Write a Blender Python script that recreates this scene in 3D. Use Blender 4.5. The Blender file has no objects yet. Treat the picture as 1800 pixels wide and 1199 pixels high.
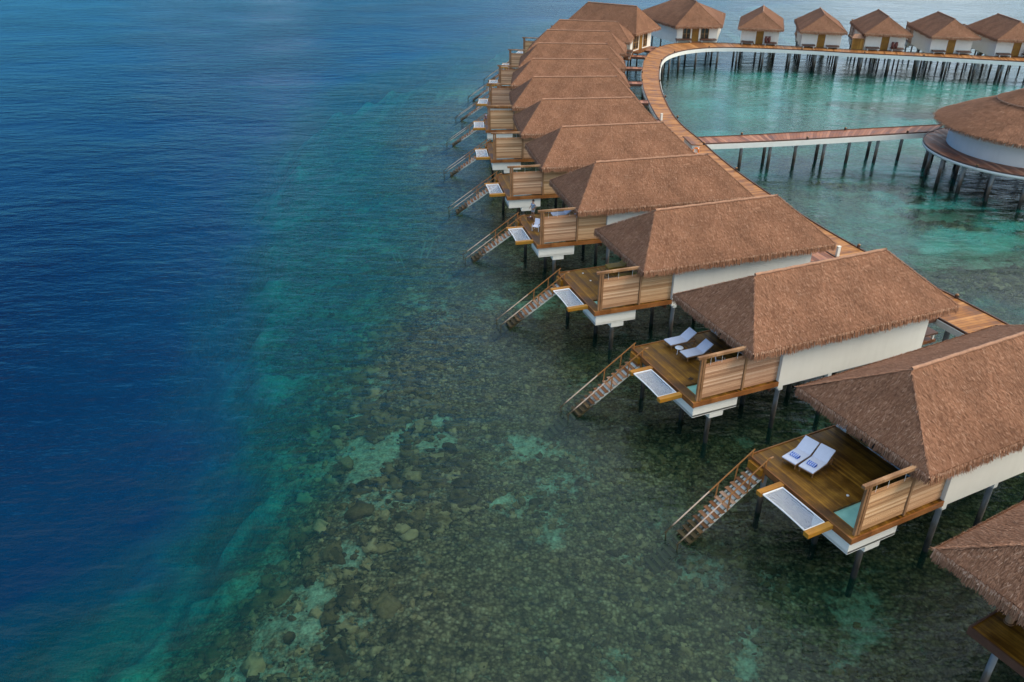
import bpy, math, random
import numpy as np
from mathutils import Vector, Matrix
random.seed(7); rng = np.random.default_rng(11)
R = math.radians; PI = math.pi
WZ = -0.68            # water level
scene = bpy.context.scene
C = scene.collection

# ------------------------------------------------------------------ helpers
class MB:
    """collects primitives into one mesh"""
    def __init__(s): s.v = []; s.f = []; s.t = []      # t: per-face tint
    def quad(s, a, b, c, d, t=0.5):
        n = len(s.v); s.v += [tuple(a), tuple(b), tuple(c), tuple(d)]; s.f.append((n, n+1, n+2, n+3)); s.t.append(t)
    def box(s, x0, x1, y0, y1, z0, z1, t=0.5):
        if x0 > x1: x0, x1 = x1, x0
        if y0 > y1: y0, y1 = y1, y0
        n = len(s.v)
        s.v += [(x0,y0,z0),(x1,y0,z0),(x1,y1,z0),(x0,y1,z0),(x0,y0,z1),(x1,y0,z1),(x1,y1,z1),(x0,y1,z1)]
        for q in ((0,3,2,1),(4,5,6,7),(0,1,5,4),(1,2,6,5),(2,3,7,6),(3,0,4,7)):
            s.f.append(tuple(n+i for i in q)); s.t.append(t)
    def bar(s, a, b, w, h, t=0.5, up=(0,0,1)):
        a = Vector(a); b = Vector(b); d = (b-a).normalized(); u = Vector(up)
        if abs(d.dot(u)) > .99: u = Vector((0,1,0))
        sd = d.cross(u).normalized(); u = sd.cross(d).normalized()
        n = len(s.v)
        for p in (a, b):
            for i, j in ((-1,-1),(1,-1),(1,1),(-1,1)):
                s.v.append(tuple(p + sd*(i*w/2) + u*(j*h/2)))
        for q in ((3,2,1,0),(4,5,6,7),(0,1,5,4),(1,2,6,5),(2,3,7,6),(3,0,4,7)):
            s.f.append(tuple(n+i for i in q)); s.t.append(t)
    def tube(s, pts, r, k=10, t=0.5, cap=True):
        pts = [Vector(p) for p in pts]; rs = r if isinstance(r, (list, tuple)) else [r]*len(pts)
        n0 = len(s.v)
        for i, p in enumerate(pts):
            d = (pts[min(i+1, len(pts)-1)] - pts[max(i-1, 0)]).normalized()
            u = Vector((0,0,1)) if abs(d.z) < .9 else Vector((1,0,0))
            a = d.cross(u).normalized(); b = d.cross(a)
            for j in range(k):
                an = 2*PI*j/k; s.v.append(tuple(p + a*(rs[i]*math.cos(an)) + b*(rs[i]*math.sin(an))))
        for i in range(len(pts)-1):
            for j in range(k):
                s.f.append((n0+i*k+j, n0+i*k+(j+1) % k, n0+(i+1)*k+(j+1) % k, n0+(i+1)*k+j)); s.t.append(t)
        if cap:
            s.f.append(tuple(n0+j for j in range(k))); s.t.append(t)
            s.f.append(tuple(n0+(len(pts)-1)*k+j for j in range(k-1, -1, -1))); s.t.append(t)
    def lathe(s, prof, k=24, c=(0,0,0), t=0.5):
        n0 = len(s.v)
        for r, z in prof:
            for j in range(k):
                an = 2*PI*j/k; s.v.append((c[0]+r*math.cos(an), c[1]+r*math.sin(an), c[2]+z))
        for i in range(len(prof)-1):
            for j in range(k):
                s.f.append((n0+i*k+j, n0+i*k+(j+1) % k, n0+(i+1)*k+(j+1) % k, n0+(i+1)*k+j)); s.t.append(t)
    def build(s, name, mat, parent=None, smooth=False, bevel=0):
        me = bpy.data.meshes.new(name); me.from_pydata(s.v, [], s.f); me.update()
        me.materials.append(mat)
        at = me.attributes.new('tint', 'FLOAT', 'FACE'); at.data.foreach_set('value', s.t)
        if smooth: me.polygons.foreach_set('use_smooth', [True]*len(me.polygons))
        o = bpy.data.objects.new(name, me); C.objects.link(o)
        if parent is not None: o.parent = parent
        if bevel:
            b = o.modifiers.new('bevel', 'BEVEL'); b.width = bevel; b.segments = 2
        return o

def npmesh(name, V, F, mat, parent=None, tint=None, smooth=False, attrs=None):
    """V (n,3), F (m,4) or (m,3) numpy"""
    me = bpy.data.meshes.new(name)
    k = F.shape[1]
    me.vertices.add(len(V)); me.vertices.foreach_set('co', V.astype(np.float32).ravel())
    me.loops.add(F.size); me.loops.foreach_set('vertex_index', F.astype(np.int32).ravel())
    me.polygons.add(len(F)); me.polygons.foreach_set('loop_start', np.arange(0, F.size, k, dtype=np.int32))
    me.polygons.foreach_set('loop_total', np.full(len(F), k, dtype=np.int32))
    me.update(calc_edges=True); me.validate()
    me.materials.append(mat)
    if tint is not None:
        a = me.attributes.new('tint', 'FLOAT', 'FACE'); a.data.foreach_set('value', tint.astype(np.float32))
    for nm, arr in (attrs or {}).items():
        a = me.attributes.new(nm, 'FLOAT', 'POINT'); a.data.foreach_set('value', arr.astype(np.float32))
    if smooth: me.polygons.foreach_set('use_smooth', np.ones(len(F), dtype=bool))
    o = bpy.data.objects.new(name, me); C.objects.link(o)
    if parent is not None: o.parent = parent
    return o

def tag(o, label=None, cat=None, group=None, kind=None):
    if label: o['label'] = label
    if cat: o['category'] = cat
    if group: o['group'] = group
    if kind: o['kind'] = kind
    return o
def empty(name, loc=(0,0,0), rz=0.0):
    o = bpy.data.objects.new(name, None); C.objects.link(o); o.location = loc; o.rotation_euler = (0,0,rz)
    o.empty_display_size = .5
    return o
def kids(o): return [c for c in bpy.data.objects if c.parent is o]
def copy_tree(o, parent=None):
    c = o.copy(); C.objects.link(c)
    if parent is not None: c.parent = parent
    for ch in kids(o): copy_tree(ch, c)
    return c

# ------------------------------------------------------------------ numpy noise
_perm = rng.random((256, 256))
def vnoise(x, y):
    xi = np.floor(x).astype(int); yi = np.floor(y).astype(int); fx = x-xi; fy = y-yi
    fx = fx*fx*(3-2*fx); fy = fy*fy*(3-2*fy)
    g = lambda a, b: _perm[a % 256, b % 256]
    return (g(xi,yi)*(1-fx)+g(xi+1,yi)*fx)*(1-fy) + (g(xi,yi+1)*(1-fx)+g(xi+1,yi+1)*fx)*fy
def fbm(x, y, sc, oc=4):
    s = 0; a = .5; n = 0
    for i in range(oc):
        s = s + a*vnoise(x/sc+17.3*i, y/sc+9.1*i); n += a; a *= .5; sc *= .5
    return s/n
def sstep(a, b, x):
    t = np.clip((x-a)/(b-a), 0, 1); return t*t*(3-2*t)

# ------------------------------------------------------------------ materials
def new_mat(name):
    m = bpy.data.materials.new(name); m.use_nodes = True; nt = m.node_tree; nt.nodes.clear()
    out = nt.nodes.new('ShaderNodeOutputMaterial'); return m, nt, out
class N:
    def __init__(s, nt): s.nt = nt
    def n(s, typ, **kw):
        nd = s.nt.nodes.new(typ)
        for k, v in kw.items(): setattr(nd, k, v)
        return nd
    def l(s, a, b): s.nt.links.new(a, b)
    def noise(s, vec, scale, detail=4, rough=.55, out='Fac'):
        nd = s.n('ShaderNodeTexNoise'); nd.inputs['Scale'].default_value = scale; nd.inputs['Detail'].default_value = detail
        nd.inputs['Roughness'].default_value = rough
        if vec is not None: s.l(vec, nd.inputs['Vector'])
        return nd.outputs[out]
    def mapv(s, vec, scale=(1,1,1), loc=(0,0,0), rot=(0,0,0)):
        nd = s.n('ShaderNodeMapping'); s.l(vec, nd.inputs['Vector']); nd.inputs['Scale'].default_value = scale
        nd.inputs['Location'].default_value = loc; nd.inputs['Rotation'].default_value = rot; return nd.outputs[0]
    def ramp(s, fac, stops, interp='LINEAR'):
        nd = s.n('ShaderNodeValToRGB'); s.l(fac, nd.inputs[0]); cr = nd.color_ramp; cr.interpolation = interp
        while len(cr.elements) > 1: cr.elements.remove(cr.elements[-1])
        cr.elements[0].position = stops[0][0]; cr.elements[0].color = (*stops[0][1], 1)
        for p, c in stops[1:]:
            e = cr.elements.new(p); e.color = (*c, 1)
        return nd.outputs[0]
    def math(s, op, a, b=None, clamp=False):
        nd = s.n('ShaderNodeMath', operation=op, use_clamp=clamp)
        for i, v in enumerate((a, b)):
            if v is None: continue
            if isinstance(v, (int, float)): nd.inputs[i].default_value = v
            else: s.l(v, nd.inputs[i])
        return nd.outputs[0]
    def mix(s, fac, a, b, blend='MIX'):
        nd = s.n('ShaderNodeMix', data_type='RGBA', blend_type=blend)
        for i, v in ((0, fac), (6, a), (7, b)):
            if isinstance(v, (int, float)): nd.inputs[i].default_value = v
            elif isinstance(v, tuple): nd.inputs[i].default_value = (*v, 1)
            else: s.l(v, nd.inputs[i])
        return nd.outputs[2]
    def maprange(s, v, a, b, c=0, d=1):
        nd = s.n('ShaderNodeMapRange'); s.l(v, nd.inputs[0])
        for i, x in zip((1,2,3,4), (a,b,c,d)): nd.inputs[i].default_value = x
        return nd.outputs[0]
    def bump(s, h, strength=.3, dist=.02, normal=None):
        nd = s.n('ShaderNodeBump'); nd.inputs['Strength'].default_value = strength; nd.inputs['Distance'].default_value = dist
        s.l(h, nd.inputs['Height'])
        if normal is not None: s.l(normal, nd.inputs['Normal'])
        return nd.outputs[0]
    def bsdf(s, col, rough=.6, normal=None, spec=.5, out=None):
        nd = s.n('ShaderNodeBsdfPrincipled')
        if isinstance(col, tuple): nd.inputs['Base Color'].default_value = (*col, 1)
        else: s.l(col, nd.inputs['Base Color'])
        if isinstance(rough, (int, float)): nd.inputs['Roughness'].default_value = rough
        else: s.l(rough, nd.inputs['Roughness'])
        nd.inputs['Specular IOR Level'].default_value = spec
        if normal is not None: s.l(normal, nd.inputs['Normal'])
        if out is not None: s.l(nd.outputs[0], out.inputs['Surface'])
        return nd

def attr(g, name): 
    a = g.n('ShaderNodeAttribute'); a.attribute_name = name; return a.outputs['Fac']

def mat_thatch(name, hue=1.0):
    m, nt, out = new_mat(name); g = N(nt)
    tc = g.n('ShaderNodeTexCoord').outputs['Object']
    t = attr(g, 'tint')
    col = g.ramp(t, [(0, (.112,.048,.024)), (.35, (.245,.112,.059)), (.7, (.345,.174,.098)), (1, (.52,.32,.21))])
    big = g.noise(tc, .55, 5, .6)
    oi = g.n('ShaderNodeObjectInfo').outputs['Random']
    v = g.math('ADD', g.maprange(big, .3, .7, .80, 1.16), g.math('MULTIPLY', oi, .10))
    hv = g.n('ShaderNodeHueSaturation'); g.l(col, hv.inputs['Color']); g.l(v, hv.inputs['Value'])
    hv.inputs['Saturation'].default_value = .98
    b = g.bump(g.noise(tc, 38, 3), .5, .03)
    g.bsdf(hv.outputs[0], .85, b, .25, out); return m
def mat_wood(name, stops, axis='y', plank=.14, rough=(.35,.7), coord='Object', contrast=1.0, grooves=True, grain=None):
    """boards running along `axis`, each `plank` wide"""
    m, nt, out = new_mat(name); g = N(nt)
    src = g.n('ShaderNodeTexCoord').outputs[coord]
    sep = g.n('ShaderNodeSeparateXYZ'); g.l(src, sep.inputs[0])
    across = {'y': sep.outputs[0], 'x': sep.outputs[1], 'z': sep.outputs[0]}[axis]
    idx = g.math('FLOOR', g.math('DIVIDE', across, plank))
    wn = g.n('ShaderNodeTexWhiteNoise', noise_dimensions='1D'); g.l(idx, wn.inputs['W'])
    sc = {'y': (14, 1.1, 14), 'x': (1.1, 14, 14), 'z': (14, 14, 1.1)}[axis]
    gr = g.noise(g.mapv(src, sc), 1.0, 5, .6)
    bg = g.noise(src, .8, 4, .6)
    f = g.math('ADD', g.math('MULTIPLY', wn.outputs[0], .40*contrast), g.math('MULTIPLY', gr, .45))
    f = g.math('ADD', f, g.maprange(bg, .3, .7, -.12, .28))
    col = g.ramp(f, stops)
    hgt = gr
    if grooves:
        fr = g.math('FRACT', g.math('DIVIDE', across, plank))
        e = g.math('MINIMUM', fr, g.math('SUBTRACT', 1.0, fr))
        gv = g.maprange(e, 0, .07, 0, 1)
        col = g.mix(gv, (.02,.012,.006), col)
        hgt = g.math('ADD', g.math('MULTIPLY', gr, .2), gv)
    rr = g.maprange(bg, .35, .65, rough[0], rough[1])
    g.bsdf(col, rr, g.bump(hgt, .35, .01), .28, out); return m
def mat_plain(name, col, rough=.6, var=.12, scale=3, spec=.5, bump=.1):
    m, nt, out = new_mat(name); g = N(nt)
    tc = g.n('ShaderNodeTexCoord').outputs['Object']
    nz = g.noise(tc, scale, 5, .6)
    hv = g.n('ShaderNodeHueSaturation'); hv.inputs['Color'].default_value = (*col, 1)
    g.l(g.maprange(nz, .25, .75, 1-var, 1+var), hv.inputs['Value'])
    g.bsdf(hv.outputs[0], rough, g.bump(g.noise(tc, scale*12, 3), bump, .01), spec, out); return m
def mat_wall():
    m, nt, out = new_mat('white_plaster'); g = N(nt)
    tc = g.n('ShaderNodeTexCoord').outputs['Object']
    streak = g.noise(g.mapv(tc, (2.2, 2.2, .25)), 1.0, 6, .6)
    big = g.noise(tc, .7, 4, .6)
    f = g.math('ADD', g.math('MULTIPLY', streak, .5), g.math('MULTIPLY', big, .5))
    col = g.ramp(f, [(.25, (.70,.69,.62)), (.5, (.76,.75,.68)), (.75, (.79,.78,.71))])
    g.bsdf(col, .75, g.bump(g.noise(tc, 30, 4), .12, .01), .3, out); return m
def mat_pile():
    m, nt, out = new_mat('weathered_concrete_pile'); g = N(nt)
    geo = g.n('ShaderNodeNewGeometry').outputs['Position']
    sep = g.n('ShaderNodeSeparateXYZ'); g.l(geo, sep.inputs[0])
    nz = g.noise(g.mapv(geo, (3,3,.6)), 1.2, 5, .6)
    z = g.math('ADD', sep.outputs[2], g.maprange(nz, .3, .7, -.35, .35))
    col = g.ramp(g.maprange(z, -.6, 3.0), [(0, (.010,.012,.010)), (.20, (.022,.020,.014)), (.27, (.07,.055,.04)), (.42, (.13,.11,.09)), (.55, (.24,.25,.26)), (1, (.33,.36,.40))])
    g.bsdf(col, .75, g.bump(g.noise(geo, 9, 4), .3, .02), .4, out); return m
def mat_net():
    m, nt, out = new_mat('white_rope_net'); g = N(nt)
    tc = g.n('ShaderNodeTexCoord').outputs['Object']
    sep = g.n('ShaderNodeSeparateXYZ'); g.l(tc, sep.inputs[0])
    def gl(a):
        fr = g.math('FRACT', g.math('DIVIDE', a, .07)); return g.math('LESS_THAN', fr, .27)
    wob = g.math('MULTIPLY', g.noise(tc, 3, 2), .12)
    mask = g.math('MAXIMUM', gl(g.math('ADD', sep.outputs[0], wob)), gl(g.math('ADD', sep.outputs[1], wob)))
    d = g.bsdf((.58,.62,.70), .8); tr = g.n('ShaderNodeBsdfTransparent')
    mx = g.n('ShaderNodeMixShader'); g.l(mask, mx.inputs[0]); g.l(tr.outputs[0], mx.inputs[1]); g.l(d.outputs[0], mx.inputs[2])
    g.l(mx.outputs[0], out.inputs['Surface']); return m
def mat_stripe(name, c1, c2, w=.055):
    m, nt, out = new_mat(name); g = N(nt)
    tc = g.n('ShaderNodeTexCoord').outputs['Object']
    sep = g.n('ShaderNodeSeparateXYZ'); g.l(tc, sep.inputs[0])
    fr = g.math('FRACT', g.math('DIVIDE', g.math('ADD', sep.outputs[1], 10.0), w*2))
    col = g.mix(g.math('GREATER_THAN', fr, .5), c1, c2)
    g.bsdf(col, .9, g.bump(g.noise(tc, 60, 2), .3, .01), .2, out); return m
def mat_glass():
    m, nt, out = new_mat('dark_glass'); g = N(nt)
    tc = g.n('ShaderNodeTexCoord').outputs['Object']
    col = g.ramp(g.noise(tc, .9, 3), [(.35, (.012,.014,.014)), (.6, (.05,.045,.035))])
    g.bsdf(col, .06, None, .6, out); return m
def mat_poolwater():
    m, nt, out = new_mat('pool_water'); g = N(nt)
    tc = g.n('ShaderNodeTexCoord').outputs['Object']
    col = g.ramp(g.noise(tc, 1.4, 3), [(.3, (.20,.44,.38)), (.7, (.30,.58,.50))])
    g.bsdf(col, .05, g.bump(g.noise(tc, 5, 3), .15, .03), .5, out); return m

M = {}
M['thatch'] = mat_thatch('palm_thatch')
M['ridge'] = mat_plain('thatch_ridge_roll', (.34,.19,.12), .85, .25, 6, .2, .4)
M['wall'] = mat_wall()
M['pile'] = mat_pile()
M['deck'] = mat_wood('wet_hardwood_deck', [(.1,(.040,.014,.002)),(.4,(.14,.060,.005)),(.62,(.28,.13,.012)),(.85,(.44,.22,.03))], 'y', .15, (.3,.6), contrast=.7)
M['rim'] = mat_wood('oiled_rim_board', [(.1,(.09,.03,.010)),(.5,(.26,.10,.028)),(.9,(.44,.20,.065))], 'y', 5., (.35,.6), grooves=False)
M['beam'] = mat_wood('golden_timber', [(.1,(.20,.075,.008)),(.5,(.42,.185,.02)),(.9,(.58,.28,.04))], 'x', 5., (.3,.55), grooves=False)
M['post'] = mat_wood('weathered_post_timber', [(.1,(.12,.055,.022)),(.5,(.30,.16,.075)),(.9,(.48,.29,.16))], 'z', 5., (.5,.75), grooves=False)
M['slat'] = mat_wood('cedar_slats', [(.05,(.20,.095,.038)),(.4,(.44,.255,.125)),(.65,(.56,.345,.19)),(.95,(.70,.47,.28))], 'x', 5., (.55,.8), grooves=False)
def mat_slat():
    m, nt, out = new_mat('cedar_louvre_slats'); g = N(nt)
    tc = g.n('ShaderNodeTexCoord').outputs['Object']
    gr = g.noise(g.mapv(tc, (.9, 14, 22)), 1.0, 5, .65)
    f = g.math('ADD', g.math('MULTIPLY', attr(g, 'tint'), .6), g.math('MULTIPLY', gr, .5))
    oi = g.n('ShaderNodeObjectInfo').outputs['Random']
    warm = g.ramp(f, [(.1,(.22,.10,.035)),(.4,(.52,.30,.14)),(.6,(.66,.41,.21)),(.9,(.78,.54,.31))])
    pink = g.ramp(f, [(.1,(.20,.09,.045)),(.4,(.45,.25,.15)),(.6,(.57,.34,.215)),(.9,(.70,.47,.33))])
    g.bsdf(g.mix(oi, warm, pink), .7, g.bump(gr, .3, .01), .4, out); return m
M['slat'] = mat_slat()
M['walk'] = mat_wood('boardwalk_planks', [(.1,(.10,.034,.008)),(.4,(.26,.098,.024)),(.62,(.39,.165,.045)),(.9,(.52,.25,.09))], 'y', .30, (.4,.65), 'UV', contrast=1.2)
M['bridge'] = mat_wood('bridge_planks', [(.1,(.09,.030,.014)),(.4,(.22,.082,.042)),(.62,(.32,.13,.07)),(.9,(.43,.20,.115))], 'y', .45, (.4,.65), 'UV', contrast=1.3)
M['kerb'] = mat_plain('dark_edge_timber', (.085,.036,.02), .55, .3, 2)
M['fascia'] = mat_plain('white_painted_fascia', (.66,.68,.64), .6, .06, 1.2)
M['cushion'] = mat_plain('white_canvas', (.66,.67,.76), .85, .04, 5, .2)
M['frame'] = mat_plain('teak_frame', (.30,.14,.05), .55, .2, 8)
M['olive'] = mat_plain('olive_gold_slats', (.34,.20,.02), .5, .2, 8)
M['whitemetal'] = mat_plain('white_powder_coat', (.72,.73,.76), .4, .03, 4)
def mat_tidal(name, stops, rough=.75):
    m, nt, out = new_mat(name); g = N(nt)
    geo = g.n('ShaderNodeNewGeometry').outputs['Position']; sep = g.n('ShaderNodeSeparateXYZ'); g.l(geo, sep.inputs[0])
    tc = g.n('ShaderNodeTexCoord').outputs['Object']; nz = g.noise(g.mapv(tc, (9,1.2,9)), 1.0, 5, .65)
    f = g.math('ADD', g.math('MULTIPLY', attr(g, 'tint'), .40), g.math('MULTIPLY', nz, .60))
    col = g.ramp(f, stops)
    z = g.math('ADD', sep.outputs[2], g.maprange(g.noise(geo, 2.5, 4), .3, .7, -.25, .25))
    alg = g.ramp(nz, [(.3,(.022,.016,.006)),(.55,(.065,.045,.015)),(.75,(.13,.10,.03))])
    g.bsdf(g.mix(g.maprange(z, -.15, .45, 1, 0), col, alg), rough, g.bump(nz, .3, .01), .4, out); return m
M['tread'] = mat_tidal('stair_tread', [(.1,(.07,.026,.008)),(.42,(.20,.075,.022)),(.58,(.30,.14,.06)),(.9,(.55,.42,.32))])
M['stringer'] = mat_tidal('pale_concrete_stringer', [(.2,(.50,.47,.38)),(.5,(.70,.68,.60)),(.8,(.78,.77,.70))])
M['rail'] = mat_tidal('sunbleached_handrail', [(.15,(.22,.085,.02)),(.4,(.36,.155,.04)),(.6,(.52,.33,.20)),(.85,(.74,.60,.50))], .6)
M['net'] = mat_net(); M['glass'] = mat_glass(); M['pool'] = mat_poolwater()
M['door'] = mat_wood('ochre_door', [(.1,(.16,.075,.012)),(.5,(.30,.155,.025)),(.9,(.42,.23,.05))], 'z', .2, (.4,.6))
M['frame_wood'] = mat_plain('door_frame_wood', (.36,.19,.055), .5, .2, 5)
M['darkred'] = mat_plain('dark_red_glaze', (.10,.03,.025), .4, .2, 5)
M['lampmetal'] = mat_plain('dark_bronze_metal', (.045,.028,.022), .45, .2, 6)
M['towel'] = mat_stripe('blue_striped_towel', (.01,.07,.50), (.70,.76,.88))
M['purple'] = mat_stripe('purple_towel', (.16,.09,.42), (.62,.60,.74), .12)
M['orange'] = mat_plain('orange_life_ring', (.75,.20,.02), .5, .05, 5)
M['white'] = mat_plain('white_band', (.78,.78,.76), .5, .03, 5)
M['skin'] = mat_plain('skin', (.34,.18,.11), .55, .06, 8)
M['hair'] = mat_plain('dark_hair', (.012,.009,.008), .5, .2, 20)
M['shirt'] = mat_plain('blue_grey_shirt', (.22,.31,.43), .85, .08, 8)
M['shorts'] = mat_plain('pale_grey_shorts', (.42,.42,.44), .85, .08, 8)
M['oldpole'] = mat_plain('silted_pole', (.17,.19,.16), .9, .2, 4)
M['dark'] = mat_plain('near_black_rubber', (.02,.018,.018), .6, .2, 10)

# ------------------------------------------------------------------ thatch roof
def roof_parts(root, corners, ridge, seed=1, dens=1.0):
    """corners: FF, FN, BN, BF (x,y,z) ; ridge: RF, RB. Hip roof of palm thatch with a hanging fringe."""
    rg = np.random.default_rng(seed)
    FF, FN, BN, BF = [np.array(c, float) for c in corners]; RF, RB = [np.array(c, float) for c in ridge]
    faces = [(FF, FN, RF, RF), (FN, BN, RB, RF), (BN, BF, RB, RB), (BF, FF, RF, RB)]
    V = []; F = []; T = []
    cen = (FF+FN+BN+BF)/4
    def addq(P, tint):                      # P (n,4,3)
        n0 = sum(len(v) for v in V); n = len(P)
        V.append(P.reshape(-1, 3)); F.append(np.arange(n*4).reshape(n, 4)+n0); T.append(tint)
    # solid core: top faces subdivided with a gentle sag, plus underside
    dz = np.array([0,0,-.10])
    for a, b, c, d in faces:
        nu, nv = 24, 8
        us = np.linspace(0, 1, nu+1); vs = np.linspace(0, 1, nv+1)
        G = np.zeros((nu+1, nv+1, 3))
        for i, u in enumerate(us):
            lo = a+(b-a)*u; hi = d+(c-d)*u
            for j, v in enumerate(vs):
                p = lo+(hi-lo)*v; G[i, j] = p + np.array([0,0,.05*math.sin(3*u+7*v+seed)*(v*(1-v))*2 - .05*math.sin(PI*v)])
        P = np.stack([G[:-1,:-1], G[1:,:-1], G[1:,1:], G[:-1,1:]], axis=2).reshape(-1, 4, 3)
        addq(P, .34+.1*rg.random(len(P)))
    # edge band (thickness) and soffit
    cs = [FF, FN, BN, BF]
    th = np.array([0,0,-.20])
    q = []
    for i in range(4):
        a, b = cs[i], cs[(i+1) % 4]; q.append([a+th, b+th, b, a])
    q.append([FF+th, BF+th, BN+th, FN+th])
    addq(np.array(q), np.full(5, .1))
    # straw blades on the slopes
    for a, b, c, d in faces:
        e = (b-a); L = np.linalg.norm(e); e = e/L
        mid = (c+d)/2 if np.linalg.norm(c-d) > 1e-6 else c
        nrm = np.cross(e, mid-a); nrm /= np.linalg.norm(nrm)
        if nrm[2] < 0: nrm = -nrm
        dn = np.cross(e, nrm); dn = dn if dn[2] < 0 else -dn
        w = np.linalg.norm(c-d); hgt = abs(np.dot(mid-a, dn))
        area = (L+w)/2*hgt; n = int(area*280*dens)
        u = rg.random(n*2); v = rg.random(n*2)
        # courses
        course = .26; vh = v*hgt; vh = np.floor(vh/course)*course + rg.random(len(vh))**2*course*.9 + rg.normal(0, .02, len(vh)); v = np.clip(vh/hgt, 0, .995)
        keep = rg.random(n*2) < (1-v*(1-w/L)); u = u[keep][:n]; v = v[keep][:n]; n = len(u)
        lo = a+np.outer(u, b-a); hi = d+np.outer(u, c-d); p = lo+(hi-lo)*v[:, None]
        ln = rg.uniform(.10, .24, n); wd = rg.uniform(.018, .04, n); ang = rg.normal(0, .22, n)
        dirv = dn*np.cos(ang)[:, None] + e*np.sin(ang)[:, None]
        sd = e*np.cos(ang)[:, None] - dn*np.sin(ang)[:, None]
        r0 = p + nrm*.0 ; tip = p + dirv*ln[:, None] + nrm*rg.uniform(.012, .05, n)[:, None]
        r0 = p - dirv*(ln*.15)[:, None] + nrm*.012
        P = np.stack([r0-sd*wd[:, None]/2, r0+sd*wd[:, None]/2, tip+sd*(wd*.22)[:, None], tip-sd*(wd*.22)[:, None]], axis=1)
        rowshade = .06*np.sin(v*hgt/course*2*PI)
        t = np.clip(rg.normal(.42, .20, n)+rowshade+(rg.random(n)<.06)*.3, 0, 1)
        addq(P, t)
    # hanging fringe
    for i in range(4):
        a, b = cs[i], cs[(i+1) % 4]; L = np.linalg.norm(b-a); e = (b-a)/L
        o = np.cross(e, [0,0,1]); o /= np.linalg.norm(o)
        if np.dot(o, (a+b)/2-cen) < 0: o = -o
        for layer, (cnt, l0, l1, off, tm) in enumerate(((58, .42, .56, .02, .36), (46, .34, .48, .07, .48), (34, .08, .18, .10, .92))):
            n = int(L*cnt*dens)
            s = rg.random(n)*L; ln = rg.uniform(l0, l1, n)*(1+.08*np.sin(s*1.7+seed)+.06*np.sin(s*5.1)); wd = rg.uniform(.03, .06, n)
            top = a + np.outer(s, e) + o*off*rg.uniform(.3, 1, n)[:, None] + np.array([0,0,1])*rg.uniform(-.03, .08, n)[:, None]
            out_ = rg.uniform(.02, .34, n)*ln; lat = rg.normal(0, .10, n)*ln
            tip = top + o*out_[:, None] + e*lat[:, None] - np.array([0,0,1])*ln[:, None]
            P = np.stack([top-e*wd[:, None]/2, top+e*wd[:, None]/2, tip+e*(wd*.25)[:, None], tip-e*(wd*.25)[:, None]], axis=1)
            addq(P, np.clip(rg.normal(tm, .2, n), 0, 1))
    # hip tufts
    for a, b in ((FF, RF), (FN, RF), (BN, RB), (BF, RB)):
        n = int(np.linalg.norm(b-a)*60*dens); s = rg.random(n); p = a+np.outer(s, b-a)
        dd = (a-b)/np.linalg.norm(a-b); ln = rg.uniform(.14, .32, n)
        hv = np.cross(dd, [0,0,1]); hv /= np.linalg.norm(hv)
        lat = rg.normal(0, .22, n)
        tip = p + dd*ln[:, None] + hv*(lat*ln)[:, None] + np.array([0,0,1])*rg.uniform(.03, .10, n)[:, None]
        wd = .05
        P = np.stack([p-hv*wd/2, p+hv*wd/2, tip+hv*.01, tip-hv*.01], axis=1)
        addq(P, np.clip(rg.normal(.56, .14, n), 0, 1))
    V = np.concatenate(V); F = np.concatenate(F); T = np.concatenate(T)
    roof = npmesh('roof', V, F, M['thatch'], root, T)
    rc = MB(); pts = [RF+(RB-RF)*k/24 + np.array([0,0,.06+.018*math.sin(k*2.1)]) for k in range(25)]
    rc.tube([tuple(p) for p in pts], .10, 8, .8)
    rc.build('ridge_cap', M['ridge'], roof, True)
    return roof

# ------------------------------------------------------------------ villa
EZ = 6.04; RZ = 8.75
def pile_part(root, x, y, top, r=.15, name='pile'):
    m = MB(); m.tube([(x, y, -3.2), (x, y, 0.4), (x, y, top)], [r*1.05, r, r], 10); return m.build(name, M['pile'], root, True)

def slats(root, x0, x1, y, z0, z1, skew=0.0):
    m = MB(); n = 17; h = (z1-z0)/n
    for i in range(n):
        jt = random.uniform(-.012, .012)
        z = z0+i*h; t = random.random()
        m.box(x0, x1, y-.03+jt, y+.012+jt, z, z+h*.86, t)
        if i % 3 == 0: m.box(x0, x1, y-.045, y-.032, z-.01, z+h*3-.02, .05)
    for x in (x0, (x0+x1)/2, x1):
        m.box(x-.03, x+.03, y-.10, y-.047, z0-.06, z1+.02, .3)
    return m.build('privacy_screen', M['slat'], root)

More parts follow.
